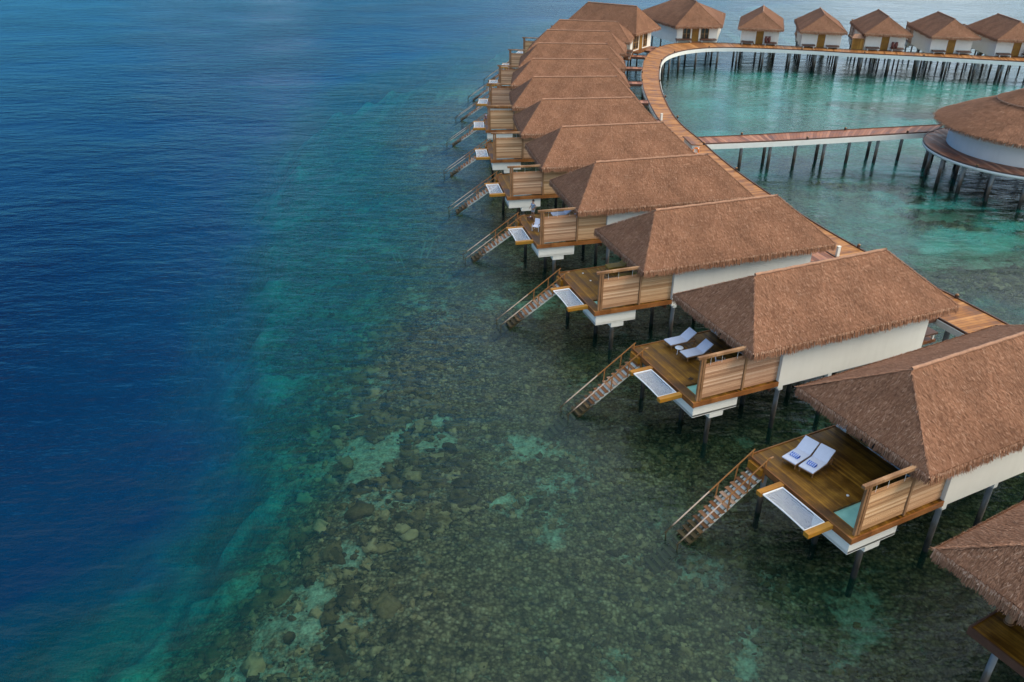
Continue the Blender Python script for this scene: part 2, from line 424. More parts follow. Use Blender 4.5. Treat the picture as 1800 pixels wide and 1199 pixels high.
def make_walls(root, x0=0.0, x1=-11.92, w=3.59):
    m = MB(); zt = EZ+.28; wz = 2.62
    # long side walls with real thickness, back wall with door opening
    m.box(x1, x0-.34, w-.22, w, wz, zt); m.box(x1, x0-.34, -w, -w+.22, wz, zt)
    m.box(x1, x1+.2, -w+.22, -.75, wz, zt); m.box(x1, x1+.2, .75, w-.22, wz, zt); m.box(x1, x1+.2, -.75, .75, 5.5, zt)
    m.box(x0-.25, x0-.05, -w+.22, -2.9, wz, zt); m.box(x0-.25, x0-.05, 2.95, w-.22, wz, zt); m.box(x0-.25, x0-.05, -2.9, 2.95, 5.45, zt)
    m.box(x1+.2, x0-.25, -w+.22, w-.22, wz, wz+.12)
    wall = m.build('wall', M['wall'], root)
    p = MB(); p.box(x0-.337, x0+.02, w-.2, w+.03, 2.5, zt-.05); p.build('corner_pier', M['wall'], root)
    p = MB(); p.box(x0-.337, x0+.02, -w-.03, -w+.2, 2.5, zt-.05); p.build('corner_pier', M['wall'], root)
    # front glazing
    gl = MB(); gl.box(x0-.16, x0-.13, -2.86, 2.91, 3.06, 5.42); gd = gl.build('glass_door', M['glass'], root)
    fr = MB()
    for y in (-2.87, -1.40, .03, 1.46, 2.90): fr.box(x0-.20, x0-.08, y-.04, y+.04, 3.05, 5.44)
    fr.box(x0-.20, x0-.08, -2.83, -1.44, 3.30, 3.42); fr.box(x0-.20, x0-.06, -2.87, 2.9, 2.98, 3.06)
    fr.build('door_frame', M['frame_wood'], gd)
    tr = MB(); tr.box(x0-.05, x0-.01, -1.36, 2.9, 3.005, 3.035); tr.build('door_track', M['whitemetal'], gd)
    # entrance door
    dr = MB(); dr.box(x1+.04, x1+.12, -.70, .70, 3.0, 5.48); d = dr.build('entrance_door', M['door'], root)
    for ya in (.70, -.75):
        f2 = MB(); f2.box(x1-.02, x1+.1, ya, ya+.05, 3.0, 5.5); f2.build('door_jamb', M['white'], d)
    h = MB(); h.bar((x1-.05, .5, 4.0), (x1-.05, .5, 4.3), .04, .04); h.build('handle', M['lampmetal'], d)
    return wall

def make_porch(root, x1=-11.92):
    for sy in (1, -1):
        m = MB(); y0, y1 = (1.05, 3.35) if sy > 0 else (-3.35, -1.05)
        m.box(x1-1.55, x1-.10, y0, y1, 3.42, 3.56)
        o = m.build('porch_bench', M['darkred'] if False else M['kerb'], root)
        for x in (x1-1.4, x1-.3):
            for y in (y0+.2, y1-.2): g = MB(); g.box(x-.06, x+.06, y-.06, y+.06, 2.9, 3.42); g.build('leg', M['fascia'], o)
    m = MB(); m.box(x1-1.6, x1-.005, -3.3, 3.3, 2.78, 2.985); m.build('porch_deck', M['rim'], root)

def make_stair(root):
    st = MB(); y0, y1 = -3.42, -2.42
    zt = lambda x: 2.38-.66*(x-6.30)
    for y in (y0+.06, y1-.06):
        st.bar((6.30, y, zt(6.30)-.17), (12.7, y, zt(12.7)-.17), .06, .13)
    st.bar((6.30, (y0+y1)/2, zt(6.30)-.17), (12.7, (y0+y1)/2, zt(12.7)-.17), .56, .06)
    s = st.build('staircase', M['stringer'], root)
    n = 20
    for i in range(n):
        x = 6.42+i*.325; z = zt(x)+.02; t = MB()
        t.box(x-.13, x+.13, y0-.05, y1+.05, z-.035, z, random.random())
        tr = t.build('tread', M['tread'], s)
        if i < 15:
            b = MB(); b.box(x-.16, x-.12, y0+.12, y1-.12, z-.20, z-.055); b.build('riser', M['stringer'], s)
    zr = lambda x: 3.42-.69*(x-6.2)
    for y in (y0-.02, y1+.02):
        m = MB(); xa = 6.12 if y < -3 else 6.0
        m.bar((xa, y, zr(xa)), (8.9, y, zr(8.9)), .055, .06, .05); m.bar((8.9, y, zr(8.9)), (11.6, y, zr(11.6)), .055, .055, 1.0)
        if y > -3: m.bar((6.0, y, zr(6.0)-.02), (5.80, y, zr(6.0)-.02), .06, .06)
        for x in (7.18, 8.38):
            m.bar((x-.02, y, zr(x)), (x+.04, y, zt(x)-.16), .06, .06, .05)
        m.bar((6.25, y, zr(6.25)), (6.25, y, 2.0), .08, .08, .05); m.bar((11.5, y, zr(11.5)), (11.5, y, -1.4), .045, .045, .9)
        m.build('handrail', M['rail'], s)
    b = MB(); b.box(6.32, 6.50, y0, y1, 2.42, 2.86); b.build('landing_step', M['beam'], s)

def make_deck(root):
    dx, dn, df = 6.26, 3.60, -3.60
    m = MB(); m.box(0.03, 3.62, df+.02, dn-.02, 2.80, 3.0)
    m.box(3.62, 5.62, df+.02, 1.72, 2.80, 3.0); m.box(5.62, dx-.02, df+.02, dn-.02, 2.80, 3.0); m.box(3.62, 5.62, 3.26, dn-.02, 2.80, 3.0)
    dk = m.build('deck', M['deck'], root)
    r = MB(); r.box(dx-.018, dx+.05, df-.05, dn+.05, 2.68, 3.025); r.box(0.02, dx-.02, dn-.018, dn+.05, 2.70, 3.02)
    r.box(0.02, dx-.02, df-.05, df+.018, 2.70, 3.06); r.build('rim_board', M['rim'], dk)
    # joists under the deck
    j = MB()
    for y in (-2.9, -1.4, .3, 2.4): j.box(-.3, 6.1, y-.08, y+.08, 2.52, 2.79)
    for x in (.4, 3.1, 5.9): j.box(x-.1, x+.1, -3.3, 3.4, 2.30, 2.515)
    j.build('joists', M['kerb'], dk)
    # plunge pool in white tub
    b = MB(); b.box(2.88, 6.10, 1.10, 1.28, 1.85, 2.675); b.box(2.88, 6.10, 3.30, 3.44, 1.85, 2.675)
    b.box(2.88, 3.06, 1.28, 3.30, 1.85, 2.675); b.box(5.92, 6.10, 1.28, 3.30, 1.85, 2.675); b.box(2.88, 6.10, 1.10, 3.44, 1.80, 1.95)
    b.box(3.55, 3.62, 1.72, 3.26, 2.675, 2.995); b.box(5.62, 5.66, 1.72, 3.26, 2.675, 2.79)
    tub = b.build('plunge_pool', M['wall'], root)
    w = MB(); w.box(3.60, 5.64, 1.70, 3.28, 2.60, 2.86); w.build('pool_water', M['pool'], tub)
    c = MB(); c.box(3.80, 4.80, 2.75, 3.40, 1.40, 1.797); c.build('pile_cap', M['wall'], root)
    # privacy screens, post, beam
    slats(root, 2.80, 5.66, 3.44, 3.12, 5.36); slats(root, .06, 2.56, 3.40, 3.04, 5.60)
    p = MB(); p.box(5.68, 5.84, 3.36, 3.52, 3.0, 5.92); p.box(5.88, 6.02, 3.37, 3.51, 3.0, 5.92); p.build('screen_post', M['post'], root)
    p = MB(); p.box(2.62, 2.74, 3.36, 3.50, 3.0, 5.92); p.build('screen_post', M['post'], root)
    b = MB(); b.box(.3, 6.24, 3.34, 3.54, 5.925, 6.09); b.build('top_beam', M['post'], root)
    for x in (3.4, 4.5, 5.3): h = MB(); h.bar((x, 3.44, 5.90), (x, 3.44, 5.36), .012, .012); h.build('hanging_cord', M['white'], root)
    # net hammock between two beams
    for y0, y1 in ((-1.18, -.86), (2.16, 2.50)):
        b = MB(); b.box(6.315, 7.90, y0, y1, 2.74, 3.0); b.build('net_beam', M['beam'], root, bevel=.015)
    nx, ny = 12, 24; V = []; F = []
    for i in range(nx+1):
        for j in range(ny+1):
            u, v = i/nx, j/ny; sag = 1.1*.22*(u*(1-u)*4)**.7*(v*(1-v)*4)**.7
            V.append((6.50+1.28*u - .05*math.sin(PI*v)*u, -.80+2.90*v, 2.93-sag))
    for i in range(nx):
        for j in range(ny): a = i*(ny+1)+j; F.append((a, a+1, a+ny+2, a+ny+1))
    net = npmesh('hammock_net', np.array(V), np.array(F), M['net'], root)
    rp = MB()
    ed = [V[j] for j in range(ny+1)]; rp.tube(ed, .035, 5); ed = [V[nx*(ny+1)+j] for j in range(ny+1)]; rp.tube(ed, .04, 5)
    rp.tube([V[i*(ny+1)] for i in range(nx+1)], .04, 5); rp.tube([V[i*(ny+1)+ny] for i in range(nx+1)], .04, 5)
    rp.build('net_border', M['white'], net)
    make_stair(root)
    for x, y, t in ((4.55, 3.05, 1.398), (4.57, .34, 2.28), (5.6, -2.9, 2.28)): pile_part(root, x, y, t)

def make_piles(root, w=3.59, x1=-11.92, xs=(-.30, -4.2, -8.1, -11.57)):
    for x in xs:
        for y in (w-.25, .35, -w+.35): pile_part(root, x, y, 2.615)
    b = MB()
    for x in xs: b.box(x-.15, x+.15, -w+.02, w-.02, 2.30, 2.614)
    b.build('cross_beam', M['fascia'], root)

def villa_root(x, y, th): return empty('overwater_villa', (x, y, 0), th)
def std_roof(root, w=4.27, he=EZ, hr=RZ, seed=1, xrf=.08, xrb=-10.6, xf=2.92, xb=-13.37, dens=1.0):
    return roof_parts(root, [(xf,-w,he),(xf,w,he),(xb,w,he),(xb,-w,he)], [(xrf,0,hr),(xrb,0,hr)], seed, dens)

POSES = {1:(20.123,34.575,3.597),2:(15.211,45.817,3.541),3:(10.776,57.296,3.47),4:(7.384,69.336,3.383),5:(5.049,81.298,3.319),
 6:(3.461,93.357,3.245),7:(2.728,105.773,3.185),8:(2.861,118.309,3.106),9:(4.041,131.345,3.093),10:(5.854,144.72,3.003),
 11:(8.534,156.788,2.925),14:(51.703,178.669,1.296),15:(62.147,175.085,1.331),16:(72.877,172.581,1.373),17:(83.332,169.467,1.421),18:(93.583,166.606,1.449)}

# boardwalk edges (world x,y)
LAG = [(38.2,41.0),(36.5,45.6),(34.89,50.35),(33.3,54.6),(32.0,57.6),(29.93,62.95),(28.3,68.0),(26.9,73.3),(25.9,77.6),(24.5,84.6),(23.5,91.5),(22.95,97.2),(22.1,103.5),(21.79,108.5),(21.85,113.0),(22.1,118.2),(22.6,125.2),(23.4,132.0),(24.2,137.4),(25.2,143.0),(26.4,148.8),(28.04,153.6),(30.3,157.5),(33.4,160.7),(37.6,162.8),(42.1,163.3),(47.0,162.6),(56.3,160.4),(63.8,157.7),(73.2,155.0),(82.5,152.2),(91.1,149.4),(101,146.2),(112,142.6)]
VIL = [(34.3,40.0),(32.9,44.6),(31.3,49.2),(29.9,52.9),(28.9,56.3),(27.0,61.8),(25.5,67.1),(24.3,72.5),(23.3,76.8),(22.0,84.0),(21.0,91.0),(20.4,96.8),(19.7,103.0),(19.42,108.3),(19.45,113.2),(19.6,118.7),(20.0,126.0),(20.7,133.2),(21.4,138.4),(22.4,144.2),(23.6,150.6),(25.4,157.0),(28.0,163.2),(31.8,167.4),(37.0,168.6),(42.3,168.2),(47.6,166.9),(57.0,163.9),(65.0,161.2),(74.4,158.5),(83.6,155.8),(92.3,153.1),(102.2,149.8),(113.2,146.2)]
def cr(P, n=6):                               # smooth the polyline
    P = [np.array(p, float) for p in P]; out = []
    for i in range(len(P)-1):
        p0 = P[max(i-1,0)]; p1 = P[i]; p2 = P[i+1]; p3 = P[min(i+2,len(P)-1)]
        for k in range(n):
            t = k/n; out.append(.5*((2*p1)+(-p0+p2)*t+(2*p0-5*p1+4*p2-p3)*t*t+(-p0+3*p1-3*p2+p3)*t**3))
    out.append(P[-1]); return np.array(out)
LAGs, VILs = cr(LAG), cr(VIL)
def ribbon(name, A, B, z0, z1, mat, parent=None):
    n = len(A); V = []; F = []; uv = []
    s = np.concatenate([[0], np.cumsum(np.linalg.norm(np.diff((A+B)/2, axis=0), axis=1))])
    for i in range(n): V += [(*A[i], z1), (*B[i], z1), (*A[i], z0), (*B[i], z0)]
    for i in range(n-1):
        a = 4*i; b = a+4
        F += [(a, b, b+1, a+1), (a+2, a+3, b+3, b+2), (a, a+2, b+2, b), (a+1, b+1, b+3, a+3)]
        w0 = np.linalg.norm(A[i]-B[i]); w1 = np.linalg.norm(A[i+1]-B[i+1])
        uv += [(s[i],0),(s[i+1],0),(s[i+1],w1),(s[i],w0)] + [(0,0)]*12
    F += [(0,1,3,2), (4*n-4, 4*n-2, 4*n-1, 4*n-3)]; uv += [(0,0)]*8
    me = bpy.data.meshes.new(name); me.from_pydata([tuple(map(float, v)) for v in V], [], F); me.update(); me.materials.append(mat)
    ul = me.uv_layers.new(name='UVMap')
    ul.data.foreach_set('uv', np.array(uv, dtype=np.float32).ravel())
    o = bpy.data.objects.new(name, me); C.objects.link(o)
    if parent: o.parent = parent
    return o
def offs(P, d):
    T = np.gradient(P, axis=0); T /= np.linalg.norm(T, axis=1)[:, None]; Nn = np.c_[-T[:,1], T[:,0]]; return P+Nn*d

bw = empty('boardwalk'); tag(bw, kind='structure')
ribbon('deck', VILs, LAGs, 2.86, 3.0, M['walk'], bw)
ribbon('edge_kerb', offs(LAGs, .07), offs(LAGs, -.05), 2.90, 3.08, M['kerb'], bw)
ribbon('edge_kerb', offs(VILs, .05), offs(VILs, -.06), 2.90, 3.06, M['kerb'], bw)
ribbon('fascia', offs(LAGs, -.004), offs(LAGs, -.16), 2.28, 2.895, M['fascia'], bw)
ribbon('fascia', offs(VILs, .12), offs(VILs, .004), 2.45, 2.895, M['fascia'], bw)
def walk_piles(A, B, step, parent, inset=.45):
    mid = (A+B)/2; s = np.concatenate([[0], np.cumsum(np.linalg.norm(np.diff(mid, axis=0), axis=1))]); k = 0; d = 1.5
    pr = None
    while d < s[-1]:
        i = int(np.searchsorted(s, d)); a, b = A[i], B[i]; u = (b-a)/np.linalg.norm(b-a)
        for p in (a+u*inset, b-u*inset):
            if pr is None:
                m = MB(); m.tube([(0,0,-3.2),(0,0,.4),(0,0,2.86)], [.20,.19,.19], 10); pr = m.build('pile', M['pile'], parent, True); o = pr
            else: o = pr.copy(); C.objects.link(o); o.parent = parent
            o.location = (p[0], p[1], 0)
        d += step
walk_piles(VILs, LAGs, 4.6, bw)

def walk_hit(x, y, th):
    """distance from the villa's back porch to the boardwalk along local -x"""
    d = np.array([-math.cos(th), -math.sin(th)]); o = np.array([x, y])
    best = None
    for i in range(len(VILs)-1):
        p, q = VILs[i], VILs[i+1]; e = q-p
        den = d[0]*e[1]-d[1]*e[0]
        if abs(den) < 1e-9: continue
        t = ((p[0]-o[0])*e[1]-(p[1]-o[1])*e[0])/den; s = ((p[0]-o[0])*d[1]-(p[1]-o[1])*d[0])/den
        if 0 <= s <= 1 and 5 < t < 40 and (best is None or t < best): best = t
    return best
def entry_bridge(root, x, y, th, x1=-13.52, hw=1.0):
    t = walk_hit(x, y, th) or 18.0
    xa, xb = -t-.15, x1
    if xa > xb-.1: return
    A = np.array([(xa, -hw), (xb, -hw)]); B = np.array([(xa, hw), (xb, hw)])
    o = ribbon('entry_bridge', A, B, 2.80, 2.992, M['bridge'], root)
    m = MB()
    for sy in (-1, 1): m.box(xa+.2, xb, sy*hw-.05, sy*hw+.05, 2.70, 3.05)
    m.build('edge_board', M['kerb'], o)

print('walls etc')
# prototype villa ---------------------------------------------------
x, y, th = POSES[2]
proto = villa_root(x, y, th)
std_roof(proto, seed=3); make_walls(proto); make_porch(proto); make_deck(proto); make_piles(proto)
# a copy with its children kept for the rest of the row
villas = {2: proto}
for k in POSES:
    if k == 2: continue
    v = copy_tree(proto); v.location = (POSES[k][0], POSES[k][1], 0); v.rotation_euler = (0,0,POSES[k][2]); villas[k] = v
for k in POSES: entry_bridge(villas[k], *POSES[k])
G1 = 'thatched overwater villas along the boardwalk'
LB = {1:'thatched overwater villa whose deck holds two side-by-side white loungers with blue striped towels',
 2:'thatched overwater villa whose deck holds two spread white loungers and a small round white table',
 3:'thatched overwater villa whose deck holds bare golden loungers and no white furniture',
 4:'thatched overwater villa with a man in a blue shirt standing on its deck',
 5:'thatched overwater villa directly behind the one where the man stands',
 6:'sixth thatched villa of the row counted from the one with striped towels',
 7:'seventh thatched villa of the row, purple striped towel hanging at its stair head',
 8:'eighth thatched villa of the row, just behind the one with the purple towel',
 9:'ninth thatched villa of the row, only its roof and screen top showing',
 10:'tenth thatched villa of the row, two roofs in front of the big bend villa',
 11:'eleventh thatched villa of the row, its roof right in front of the big bend villa',
 14:'small thatched lagoon-facing villa, first right of the bend, dark red pots by its door',
 15:'small thatched villa facing the lagoon immediately left of the little wooden booth',
 16:'small thatched villa facing the lagoon immediately right of the little wooden booth',
 17:'small thatched villa of the back row, second from the right edge',
 18:'thatched villa of the back row cut off by the right edge of the photo'}
for k, v in villas.items(): tag(v, LB[k], 'villa', G1)

# nearest villa, mostly outside the frame ---------------------------
v0 = villa_root(22.129, 22.442, R(209)); tag(v0, 'thatched villa cropped by the lower right corner, round timber post on its bare deck', 'villa', G1)
std_roof(v0, seed=9, dens=1.5); make_walls(v0, x0=-1.6); make_piles(v0, xs=(-4.2,-8.1,-11.57))
m = MB(); m.box(-1.55, 2.18, -2.26, 3.5, 2.80, 3.0); dk = m.build('deck', M['deck'], v0)
m = MB(); m.box(2.182, 2.26, -2.34, 3.55, 2.66, 3.07); m.box(-1.55, 2.18, -2.34, -2.262, 2.66, 3.07); m.build('rim_board', M['kerb'], dk)
m = MB(); m.tube([(.5,-1.7,3.0),(.5,-1.7,6.0)], .17, 16); m.tube([(.5,-1.7,3.0),(.5,-1.7,3.05)], .22, 16); m.build('timber_post', M['post'], v0, True)
for px, py in ((1.55,-1.3),(1.55,1.8)): pile_part(v0, px, py, 2.795)
m = MB(); m.box(1.5,1.9,-2.2,3.4,2.5,2.798); m.build('cross_beam', M['fascia'], v0)

# larger corner-on villa at the bend ---------------------------------
v12 = villa_root(14.58, 168.32, 2.53); tag(v12, 'larger thatched villa standing corner-on at the left of the bend, window beside its entrance', 'villa', G1)
std_roof(v12, 5.05, 6.45, 10.43, 12, .08, -10.6, 2.92, -13.37)
make_walls(v12, w=4.2); make_piles(v12, w=4.2); make_deck(v12); entry_bridge(v12, 14.58, 168.32, 2.53, -13.5, 1.3)
m = MB(); m.box(-13.5, -11.93, -4.0, 4.0, 2.78, 2.985); m.build('porch_deck', M['rim'], v12)
def window_part(root, x, y0, y1, z0, z1):
    g = MB(); g.box(x-.06, x-.02, y0, y1, z0, z1); w = g.build('window', M['glass'], root)
    f = MB()
    for yy in (y0, (y0+y1)/2, y1): f.box(x-.12, x-.062, yy-.05, yy+.05, z0-.05, z1+.05)
    f.box(x-.12, x-.062, y0-.05, y1+.05, z1-.02, z1+.06); f.box(x-.12, x-.062, y0-.05, y1+.05, z0-.06, z0+.03); f.box(x-.11, x-.063, y0, y1, (z0+z1)/2, (z0+z1)/2+.05)
    f.build('window_frame', M['frame_wood'], w)
window_part(v12, -11.92, -2.4, -1.0, 3.3, 5.6); window_part(v12, -11.92, 1.2, 3.2, 3.3, 5.6)

# wide splayed villa at the bend -------------------------------------
v13 = villa_root(36.5, 177.0, PI/2); tag(v13, 'wide splayed-roof villa at the bend, glazed windows either side of its ochre door', 'villa', G1)
W2L = lambda p: (p[1]-177.0, -(p[0]-36.5), p[2])      # world -> local for +90 deg rotation
cor = [(46.17,187.66,6.04),(25.95,187.0,6.04),(32.16,169.06,6.04),(41.38,169.27,6.04)]   # FF, FN, BN, BF
roof_parts(v13, [W2L(p) for p in cor], [W2L((35.6,183.0,10.0)), W2L((36.75,173.6,10.0))], 21)
iw = [(45.2,186.3),(27.3,185.6),(32.85,170.3),(40.75,170.45)]; m = MB()
for i in (0, 1, 3):
    a = W2L((*iw[i], 0)); b = W2L((*iw[(i+1) % 4], 0)); m.bar((a[0],a[1],4.45), (b[0],b[1],4.45), .22, 3.66)
a = W2L((*iw[2],0)); b = W2L((*iw[3],0)); bx = a[0]
L13 = [(a[1], 2.95), (2.95, 1.15), (.75, .7)]
m.box(bx-.1, bx+.1, 2.62, 3.65, 2.62, 6.28); m.box(bx-.1, bx+.1, .78, 1.02, 2.62, 6.28); m.box(bx-.1, bx+.1, -.98, -.62, 2.62, 6.28)
m.box(bx-.1, bx+.1, -4.25, -2.62, 2.62, 6.28); m.box(bx-.1, bx+.1, -2.62, 2.62, 5.6, 6.28); m.box(bx-.1, bx+.1, -2.62, -.98, 2.62, 3.15); m.box(bx-.1, bx+.1, 1.02, 2.62, 2.62, 3.15)
m.build('wall', M['wall'], v13)
m = MB(); m.box(bx+.0, bx+.06, -.62, .78, 3.0, 5.6); d = m.build('entrance_door', M['door'], v13)
m = MB(); m.bar((bx-.14, .6, 4.0), (bx-.14, .6, 4.3), .04, .04); m.build('handle', M['lampmetal'], d)
window_part(v13, bx+.1, 1.07, 2.57, 3.2, 5.55); window_part(v13, bx+.1, -2.57, -1.03, 3.2, 5.55)
for y0, y1 in ((.9, 4.0), (-4.0, -.9)):
    m = MB(); m.box(bx-1.7, bx-.15, y0, y1, 3.42, 3.58); o = m.build('porch_bench', M['kerb'], v13)
    for yy in (y0+.2, y1-.2):
        for xx in (bx-1.5, bx-.4): m = MB(); m.box(xx-.06, xx+.06, yy-.06, yy+.06, 2.9, 3.42); m.build('leg', M['fascia'], o)
m = MB(); m.box(bx-2.6, bx-.11, -1.2, 1.2, 2.80, 3.01); m.build('entry_bridge', M['rim'], v13)
for px, py in ((34.0,172.5),(39.6,172.5),(34,178),(40.8,178),(31,178),(30,183),(36,183),(42.5,183)):
    q = W2L((px, py, 0)); pile_part(v13, q[0], q[1], 2.615)

# ------------------------------------------------------------------ rotunda and its bridge
rc = (60.9, 93.6)
ro = empty('round_pavilion', (rc[0], rc[1], 0)); tag(ro, 'round white-walled pavilion with conical thatched roof on a circular deck over the lagoon', 'pavilion')
m = MB(); m.lathe([(0,2.8),(11.45,2.8),(11.45,3.0),(0,3.0)], 96)
def radial_uv(o):
    me = o.data; ul = me.uv_layers.new(name='UVMap'); uv = []
    for p in me.polygons:
        for li in p.loop_indices:
            co = me.vertices[me.loops[li].vertex_index].co; uv += [co.x, co.y]
    ul.data.foreach_set('uv', uv)
dk = m.build('deck', M['bridge'], ro); radial_uv(dk)
m = MB(); m.lathe([(11.454,2.60),(11.56,2.60),(11.56,2.93),(11.454,2.93),(11.454,2.60)], 96); m.build('fascia', M['fascia'], dk, True)
m = MB(); m.lathe([(11.456,2.934),(11.58,2.934),(11.58,3.06),(11.456,3.06)], 96); m.build('edge_kerb', M['kerb'], dk, True)
m = MB(); m.lathe([(9.0,3.004),(9.0,6.6),(8.8,6.6),(8.8,3.004)], 96, (.3,.6,0)); m.build('wall', M['wall'], ro, True)
# conical thatch made of blades
def cone_thatch(root, prof, seed, c=(0,0,0), dens=1.0):
    rg = np.random.default_rng(seed); V = []; F = []; T = []; k = 96
    m0 = 0
    def addq(P, t):
        nonlocal m0
        V.append(P.reshape(-1,3)); F.append(np.arange(len(P)*4).reshape(-1,4)+m0); T.append(t); m0 += len(P)*4
    A = np.linspace(0, 2*PI, k+1)
    for (r0,z0),(r1,z1) in zip(prof[:-1], prof[1:]):
        a, b = A[:-1], A[1:]
        pt = lambda r, an, z: np.stack([r*np.cos(an), r*np.sin(an), np.full_like(an, z)], 1)
        addq(np.stack([pt(r0,a,z0), pt(r0,b,z0), pt(r1,b,z1), pt(r1,a,z1)], 1), rg.uniform(.35,.45,k))
        if r0 <= r1: continue
        sl = math.hypot(r0-r1, z1-z0); n = int(PI*(r0+r1)*sl*90*dens)
        v = rg.random(n); r = np.sqrt(r1*r1+(r0*r0-r1*r1)*v); s = (r0-r)/(r0-r1); an = rg.random(n)*2*PI
        p = np.stack([r*np.cos(an), r*np.sin(an), z0+(z1-z0)*s], 1)
        er = np.stack([np.cos(an), np.sin(an), 0*an], 1); et = np.stack([-np.sin(an), np.cos(an), 0*an], 1)
        dn = er*((r0-r1)/sl) + np.array([0,0,(z0-z1)/sl]); nm = er*((z1-z0)/sl)+np.array([0,0,(r0-r1)/sl])
        j = rg.normal(0,.3,n)[:,None]; dr = dn*np.cos(j)+et*np.sin(j); sd = et*np.cos(j)-dn*np.sin(j)
        ln = rg.uniform(.3,.6,n)[:,None]; w = rg.uniform(.03,.06,n)[:,None]
        q0 = p+nm*.012; tip = p+dr*ln+nm*rg.uniform(.03,.1,n)[:,None]
        addq(np.stack([q0-sd*w/2, q0+sd*w/2, tip+sd*w*.1, tip-sd*w*.1],1), np.clip(rg.normal(.44,.18,n),0,1))
    r0, z0 = prof[0]; n = int(2*PI*r0*70*dens); an = rg.random(n)*2*PI
    er = np.stack([np.cos(an), np.sin(an), 0*an], 1); et = np.stack([-np.sin(an), np.cos(an), 0*an], 1)
    p = er*r0+np.array([0,0,z0])+np.array([0,0,1])*rg.uniform(-.05,.06,n)[:,None]; ln = rg.uniform(.25,.5,n)[:,None]
    tip = p+er*ln*.25+et*rg.normal(0,.15,n)[:,None]*ln-np.array([0,0,1])*ln; w = .05
    addq(np.stack([p-et*w/2,p+et*w/2,tip+et*.008,tip-et*.008],1), np.clip(rg.normal(.42,.2,n),0,1))
    V = np.concatenate(V)+np.array(c); return npmesh('roof', V, np.concatenate(F), M['thatch'], root, np.concatenate(T))
rf = cone_thatch(ro, [(10.9,6.0),(7.9,7.35),(4.8,8.5)], 31, (.2,.3,0))
up = cone_thatch(rf, [(4.95,8.58),(2.5,9.7),(.05,10.7)], 32, (.2,.3,0)); up.name = 'roof_cap'
m = MB(); m.lathe([(4.98,8.50),(5.08,8.58),(4.98,8.66)], 72, (.2,.3,0)); m.build('roof_ring', M['ridge'], rf, True)
m = MB(); m.lathe([(0,5.9),(10.85,5.9)], 64, (.2,.3,0)); m.build('soffit', M['kerb'], rf)
pr = None
for ring, cnt in ((10.7, 20), (7.6, 9)):
    for i in range(cnt):
        a = 2*PI*(i+.35)/cnt; px, py = ring*math.cos(a), ring*math.sin(a)
        if pr is None: pr = pile_part(ro, 0, 0, 2.795, .21); o = pr
        else: o = pr.copy(); C.objects.link(o); o.parent = ro
        o.location = (px, py, 0)

br = empty('footbridge', (23.2, 97.3, 0)); tag(br, 'straight reddish plank footbridge on piles from the boardwalk to the round pavilion', 'footbridge')
far = np.array([(22.75,98.9),(28.3,99.75),(37.4,101.6),(56.0,105.3)])-np.array([23.2,97.3]); near = np.array([(22.95,96.0),(29.0,96.9),(36.2,98.2),(53.2,101.8)])-np.array([23.2,97.3])
far, near = cr(far, 5), cr(near, 5)
ribbon('deck', far, near, 2.87, 3.006, M['bridge'], br)
ribbon('edge_kerb', offs(near, .05), offs(near, -.05), 2.93, 3.09, M['kerb'], br); ribbon('edge_kerb', offs(far, .05), offs(far, -.05), 2.93, 3.09, M['kerb'], br)
ribbon('fascia', offs(near, -.004), offs(near, -.15), 2.33, 2.925, M['fascia'], br); ribbon('fascia', offs(far, .15), offs(far, .004), 2.33, 2.925, M['fascia'], br)
for k, xx in enumerate(np.arange(28.15, 51, 3.58)):
    t = (xx-22.9)/28.2; yn = 96.0+5.3*t; yf = 98.9+5.6*t
    for yy in ((yn+.42, yf-.42) if k % 2 == 1 else ((yn+yf)/2-.5,)):
        pile_part(br, xx-23.2, yy-97.3, 2.865, .20)

# ------------------------------------------------------------------ furniture
def L2W(k, lx, ly, z=3.0):
    x, y, th = POSES[k]; c, s = math.cos(th), math.sin(th); return (x+c*lx-s*ly, y+s*lx+c*ly, z)
def make_lounger(cm, fm):
    """foot end at local +x, head at -x; origin at deck level under the hinge"""
    r = empty('sun_lounger')
    f = MB()
    for y in (-.40, .40): f.box(-.72, 1.26, y-.025, y+.025, .26, .33)
    f.box(1.22, 1.26, -.375, .375, .262, .328); f.box(-.72, -.68, -.375, .375, .262, .328)
    fr = f.build('frame', fm, r)
    for x in (1.16, -.62):
        for y in (-.38, .38):
            g = MB(); g.bar((x, y, .27), (x+.02, y, 0), .05, .05); g.build('leg', fm, r)
    s = MB(); s.box(0, 1.28, -.43, .43, .332, .41); s.build('seat_cushion', cm, r, bevel=.02)
    b = MB(); b.bar((-.0, 0, .385), (-.70, 0, .90), .86, .08); b.build('back_cushion', cm, r, bevel=.02)
    g = MB()
    for y in (-.3, .3): g.bar((-.5, y, .72), (-.68, y, .30), .03, .03)
    g.build('back_strut', fm, r)
    return r
lg = make_lounger(M['cushion'], M['frame']); GL = 'white sun loungers on the villa decks'
def put(o, k, lx, ly, rz, label, cat, group=None, z=3.0):
    o.location = L2W(k, lx, ly, z); o.rotation_euler = (0,0,POSES[k][2]+rz); tag(o, label, cat, group); return o
first = True
